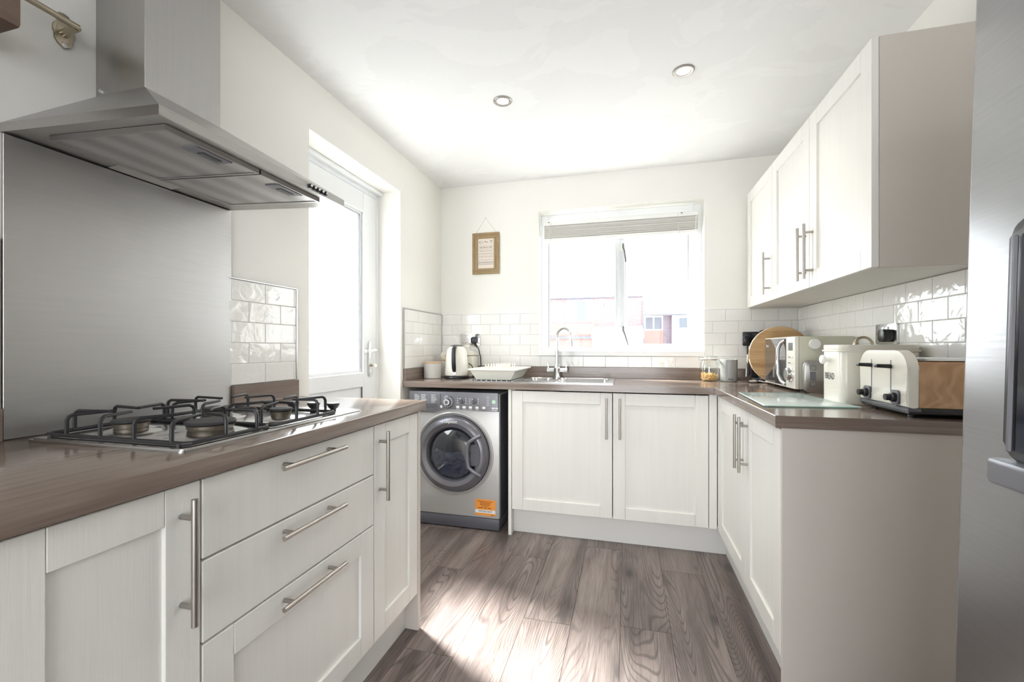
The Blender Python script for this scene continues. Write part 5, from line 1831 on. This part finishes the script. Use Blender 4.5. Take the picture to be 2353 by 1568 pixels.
# toaster
ts = thing('toaster', 'cream four-slot toaster with black levers and wood-look side', 'toaster', (0.93, 1.69, WT))
tx0, tx1, ty0, ty1 = 0.812, 1.022, 1.552, 1.834
tz0, tz1 = WT + 0.030, WT + 0.203
B('base', M['black'], ts, tx0 + 0.004, tx1 + 0.001, ty0 + 0.002, ty1 - 0.002, WT + 0.010, tz0, bev=0.004)
for fy_ in (ty0 + 0.04, ty1 - 0.04):
    for fx_ in (tx0 + 0.03, tx1 - 0.04):
        MB().cyl((fx_, fy_, WT + 0.0004), (fx_, fy_, WT + 0.0105), 0.010, seg=12).build('foot', M['black'], ts)


def dome(y0, y1, z0, z1, r, n=10):
    pts = [(y0, z0), (y1, z0)]
    ins = 0.012
    for k in range(n + 1):
        t = R(90 * k / n)
        pts.append((y1 - ins - r + r * math.cos(t) + ins * (1 - k / n) * 0.6, z1 - r + r * math.sin(t)))
    for k in range(n + 1):
        t = R(90 + 90 * k / n)
        pts.append((y0 + ins + r + r * math.cos(t) - ins * (k / n) * 0.6, z1 - r + r * math.sin(t)))
    return pts


def dome_block(x0, x1, shrink=0.0, mat='cream', name='end_casing'):
    mb = MB()
    P = dome(ty0 + shrink, ty1 - shrink, tz0, tz1 - shrink, 0.055)
    mb.prism(P, lambda a, b: (x1, a, b), lambda a, b: (x0, a, b), 0.010 if mat == 'cream' else 0.002)
    return mb.build(name, M[mat], ts)


ec = dome_block(tx0, tx0 + 0.030)
B('side_body', M['ring_wood'], ts, tx0 + 0.029, tx1, ty0 + 0.006, ty1 - 0.006, tz0, WT + 0.168, bev=0.002)
B('slot_deck', M['chrome'], ts, tx0 + 0.032, tx1 - 0.002, ty0 + 0.030, ty1 - 0.030, WT + 0.168, WT + 0.180, bev=0.008, seg=2)
B('trim', M['grey_plastic'], ts, tx0 + 0.001, tx0 + 0.034, ty0 + 0.001, ty1 - 0.001, tz0 - 0.012, tz0 + 0.001, bev=0.002)
FT = Face('x-', tx0)
for yy in (1.640, 1.752):
    mb = MB()
    FT.box(mb, yy - 0.002, yy + 0.002, -0.002, 0.0006, WT + 0.060 if yy > 1.7 else WT + 0.058, WT + 0.172)
    mb.build('lever_slot', M['grey_plastic'], ts)
    lv = MB()
    z_ = WT + 0.152
    lv.hexa([FT.p(yy - 0.007, 0.0, z_ - 0.007), FT.p(yy + 0.007, 0.0, z_ - 0.007), FT.p(yy + 0.007, 0.0, z_ + 0.007), FT.p(yy - 0.007, 0.0, z_ + 0.007),
             FT.p(yy - 0.010, 0.042, z_ - 0.004), FT.p(yy + 0.010, 0.042, z_ - 0.004), FT.p(yy + 0.010, 0.042, z_ + 0.007), FT.p(yy - 0.010, 0.042, z_ + 0.007)], 0.003, 2)
    lv.build('lever', M['black'], ts)
for yy in (1.612, 1.775):
    zc_ = WT + 0.057
    mb = MB()
    mb.prism(rrect(yy - 0.022, yy + 0.022, zc_ - 0.022, zc_ + 0.022, 0.010), lambda a, b: FT.p(a, -0.002, b), lambda a, b: FT.p(a, 0.005, b), 0.002)
    kn = mb.build('control_plate', M['grey_plastic'], ts)
    MB().lathe([(0.015, 0.004), (0.014, 0.014), (0.0105, 0.016), (0.010, 0.030), (0, 0.031)], FT.p(yy, 0.0, zc_), '-x', seg=24).build('browning_knob', M['black'], kn)

# glass chopping board
gb = thing('glass_chopping_board', 'pale green tinted glass chopping board flat on the right worktop', 'chopping board', (0.627, 1.975, WT))
quad = [(0.474, 1.722), (0.782, 1.754), (0.752, 2.232), (0.500, 2.190)]
cx_, cy_ = 0.627, 1.975
MB().prism(quad, lambda a, b: (a, b, WT + 0.0022), lambda a, b: (a, b, WT + 0.0062), 0.0008).build('glass', M['board'], gb)
mb = MB()
for k in range(4):
    (a0, b0), (a1, b1) = quad[k], quad[(k + 1) % 4]
    mb.tube([(a0, b0, WT + 0.0042), (a1, b1, WT + 0.0042)], 0.0019, 6)
mb.build('polished_edge', M['board_edge'], gb)
for a, b in quad:
    p_ = Vector((cx_, cy_)) + (Vector((a, b)) - Vector((cx_, cy_))) * 0.93
    MB().cyl((p_.x, p_.y, WT + 0.0002), (p_.x, p_.y, WT + 0.0023), 0.006, seg=12).build('foot', M['white'], gb)

# ------------------------------------------------------------------ outside
tag(MB().box(-30, 30, YB + 0.28, 60, -0.35, -0.15).build('ground', M['ground']), 'pale paved yard and street outside the window', 'ground', kind='structure')
tag(MB().box(-30, XL - 0.28, -12, YB + 0.28, -0.35, -0.15).build('ground', M['ground']), 'pale paved yard outside the back door', 'ground', kind='structure')


def house_window(parent, x0, x1, z0, z1, y, parts, mat='render_white'):
    """a white frame with its panes, standing a little proud of the wall at y"""
    w = MB()
    t_ = 0.09
    w.box(x0, x1, y - 0.05, y + 0.02, z0, z0 + t_)
    w.box(x0, x1, y - 0.05, y + 0.02, z1 - t_, z1)
    w.box(x0, x0 + t_, y - 0.05, y + 0.02, z0 + t_, z1 - t_)
    w.box(x1 - t_, x1, y - 0.05, y + 0.02, z0 + t_, z1 - t_)
    edges = [x0 + t_ + (x1 - x0 - 2 * t_) * p for p in parts]
    for e_ in edges[1:-1]:
        w.box(e_ - t_ / 2, e_ + t_ / 2, y - 0.045, y + 0.02, z0 + t_, z1 - t_)
    wf = w.build('window', M[mat], parent)
    for i_, (a, b) in enumerate(zip(edges, edges[1:])):
        B('pane', M['house_glass'] if (len(parts) < 4 or i_ == 1) else M['render_white'], wf, a, b, y - 0.02, y + 0.0, z0 + t_, z1 - t_)
    return wf


ha = thing('brick_house', 'red brick house with white window across the yard, seen through the left pane', 'house', (-2.2, 26, -0.15))
B('wall', M['brick'], ha, -5.2, 0.80, 24, 29, -0.15, 3.84)
B('lower_wall', M['brick_red'], ha, -5.2, -1.65, 23.94, 24.0, -0.15, 2.45)
B('gutter', M['gutter'], ha, -5.2, 0.82, 23.90, 24.02, 3.80, 3.88)
mb = MB()
mb.prism([(23.8, 3.86), (29.2, 3.86), (26.5, 4.5)], lambda a, b: (-5.3, a, b), lambda a, b: (0.85, a, b))
mb.build('roof', M['roof'], ha)
house_window(ha, -3.28, -1.78, 2.52, 3.71, 24, (0, 0.36, 0.78, 1))
house_window(ha, -1.32, -1.02, 3.24, 3.63, 24, (0, 1))
mb = MB()
for k in range(22):
    mb.box(-3.3 + k * 0.07, -3.3 + k * 0.07 + 0.055, 23.93, 24.0, 3.71, 3.79)
mb.build('soldier_course', M['brick_dark'], ha, kind='stuff')
B('downpipe', M['render_white'], ha, -0.30, -0.20, 23.86, 23.98, 2.4, 3.8)
le = MB()
le.prism([(22.3, 2.0), (24.0, 2.32), (24.0, 2.22), (22.3, 1.9)], lambda a, b: (-1.72, a, b), lambda a, b: (0.80, a, b))
le.build('porch_roof', M['roof_pink'], ha)
B('porch_fascia', M['render_white'], ha, -1.74, 0.82, 22.25, 22.31, 1.6, 1.96)
B('porch_wall', M['render_white'], ha, -1.70, 0.78, 22.4, 24, -0.15, 1.9)
B('low_gutter', M['gutter'], ha, -4.6, -1.66, 23.82, 23.95, 1.60, 1.74)
B('rain_pipe', M['gutter'], ha, 0.80, 0.90, 23.9, 24.0, -0.1, 3.6)

hb_ = thing('terraced_house', 'pale house with white bay and low brick wall, seen through the right pane', 'house', (3.0, 32, -0.15))
B('wall', M['brick_dark'], hb_, 1.05, 6.0, 30.0, 35, -0.15, 3.26)
B('front_wall', M['brick_red'], hb_, 1.10, 2.32, 29.94, 30, -0.15, 2.24)
mb = MB()
mb.prism([(29.7, 3.24), (35.3, 3.24), (32.5, 5.0)], lambda a, b: (0.95, a, b), lambda a, b: (6.1, a, b))
mb.build('roof', M['render_white'], hb_)
B('eaves_gutter', M['gutter'], hb_, 1.0, 6.0, 29.62, 29.72, 3.24, 3.31)
house_window(hb_, 1.12, 2.30, 2.24, 3.20, 30, (0, 0.5, 1), 'render_white')
B('bay', M['render_white'], hb_, 2.84, 5.0, 29.5, 30, -0.15, 3.2)
B('chimney', M['brick_dark'], hb_, 2.96, 3.45, 32.2, 32.8, 4.6, 5.25)
house_window(hb_, 3.15, 3.80, 2.3, 3.1, 29.5, (0, 1))

shb = thing('garden_shrub', 'leafy green garden shrub beyond the glazed back door', 'shrub', (-8.0, 10.0, -0.15))
mb = MB()
rnd = random.Random(11)
for k in range(900):
    v_ = Vector((rnd.gauss(0, 1), rnd.gauss(0, 1), rnd.gauss(0, 1))).normalized() * (rnd.random() ** 0.4)
    p_ = Vector((-8.0 + v_.x * 1.2, 10.0 + v_.y * 1.2, 1.15 + v_.z * 0.85))
    n_ = Vector((rnd.uniform(-1, 1), rnd.uniform(-1, 1), rnd.uniform(0.0, 1))).normalized()
    a_ = n_.orthogonal().normalized() * 0.11
    b_ = n_.cross(a_).normalized() * 0.055
    mb.face([p_ - a_, p_ + b_, p_ + a_, p_ - b_])
mb.build('foliage', M['leaf'], shb, kind='stuff', smooth=0)
MB().tube([(-8, 10, -0.15), (-8.02, 10.02, 0.4), (-7.95, 9.98, 1.1)], [0.07, 0.05, 0.03], 8).build('stem', M['bark'], shb)
tag(MB().box(-10.3, -10.1, 4.0, 16.0, -0.15, 1.1, 0.01).build('garden_wall', M['brick'], None), 'low brick garden wall beyond the glazed back door', 'wall')
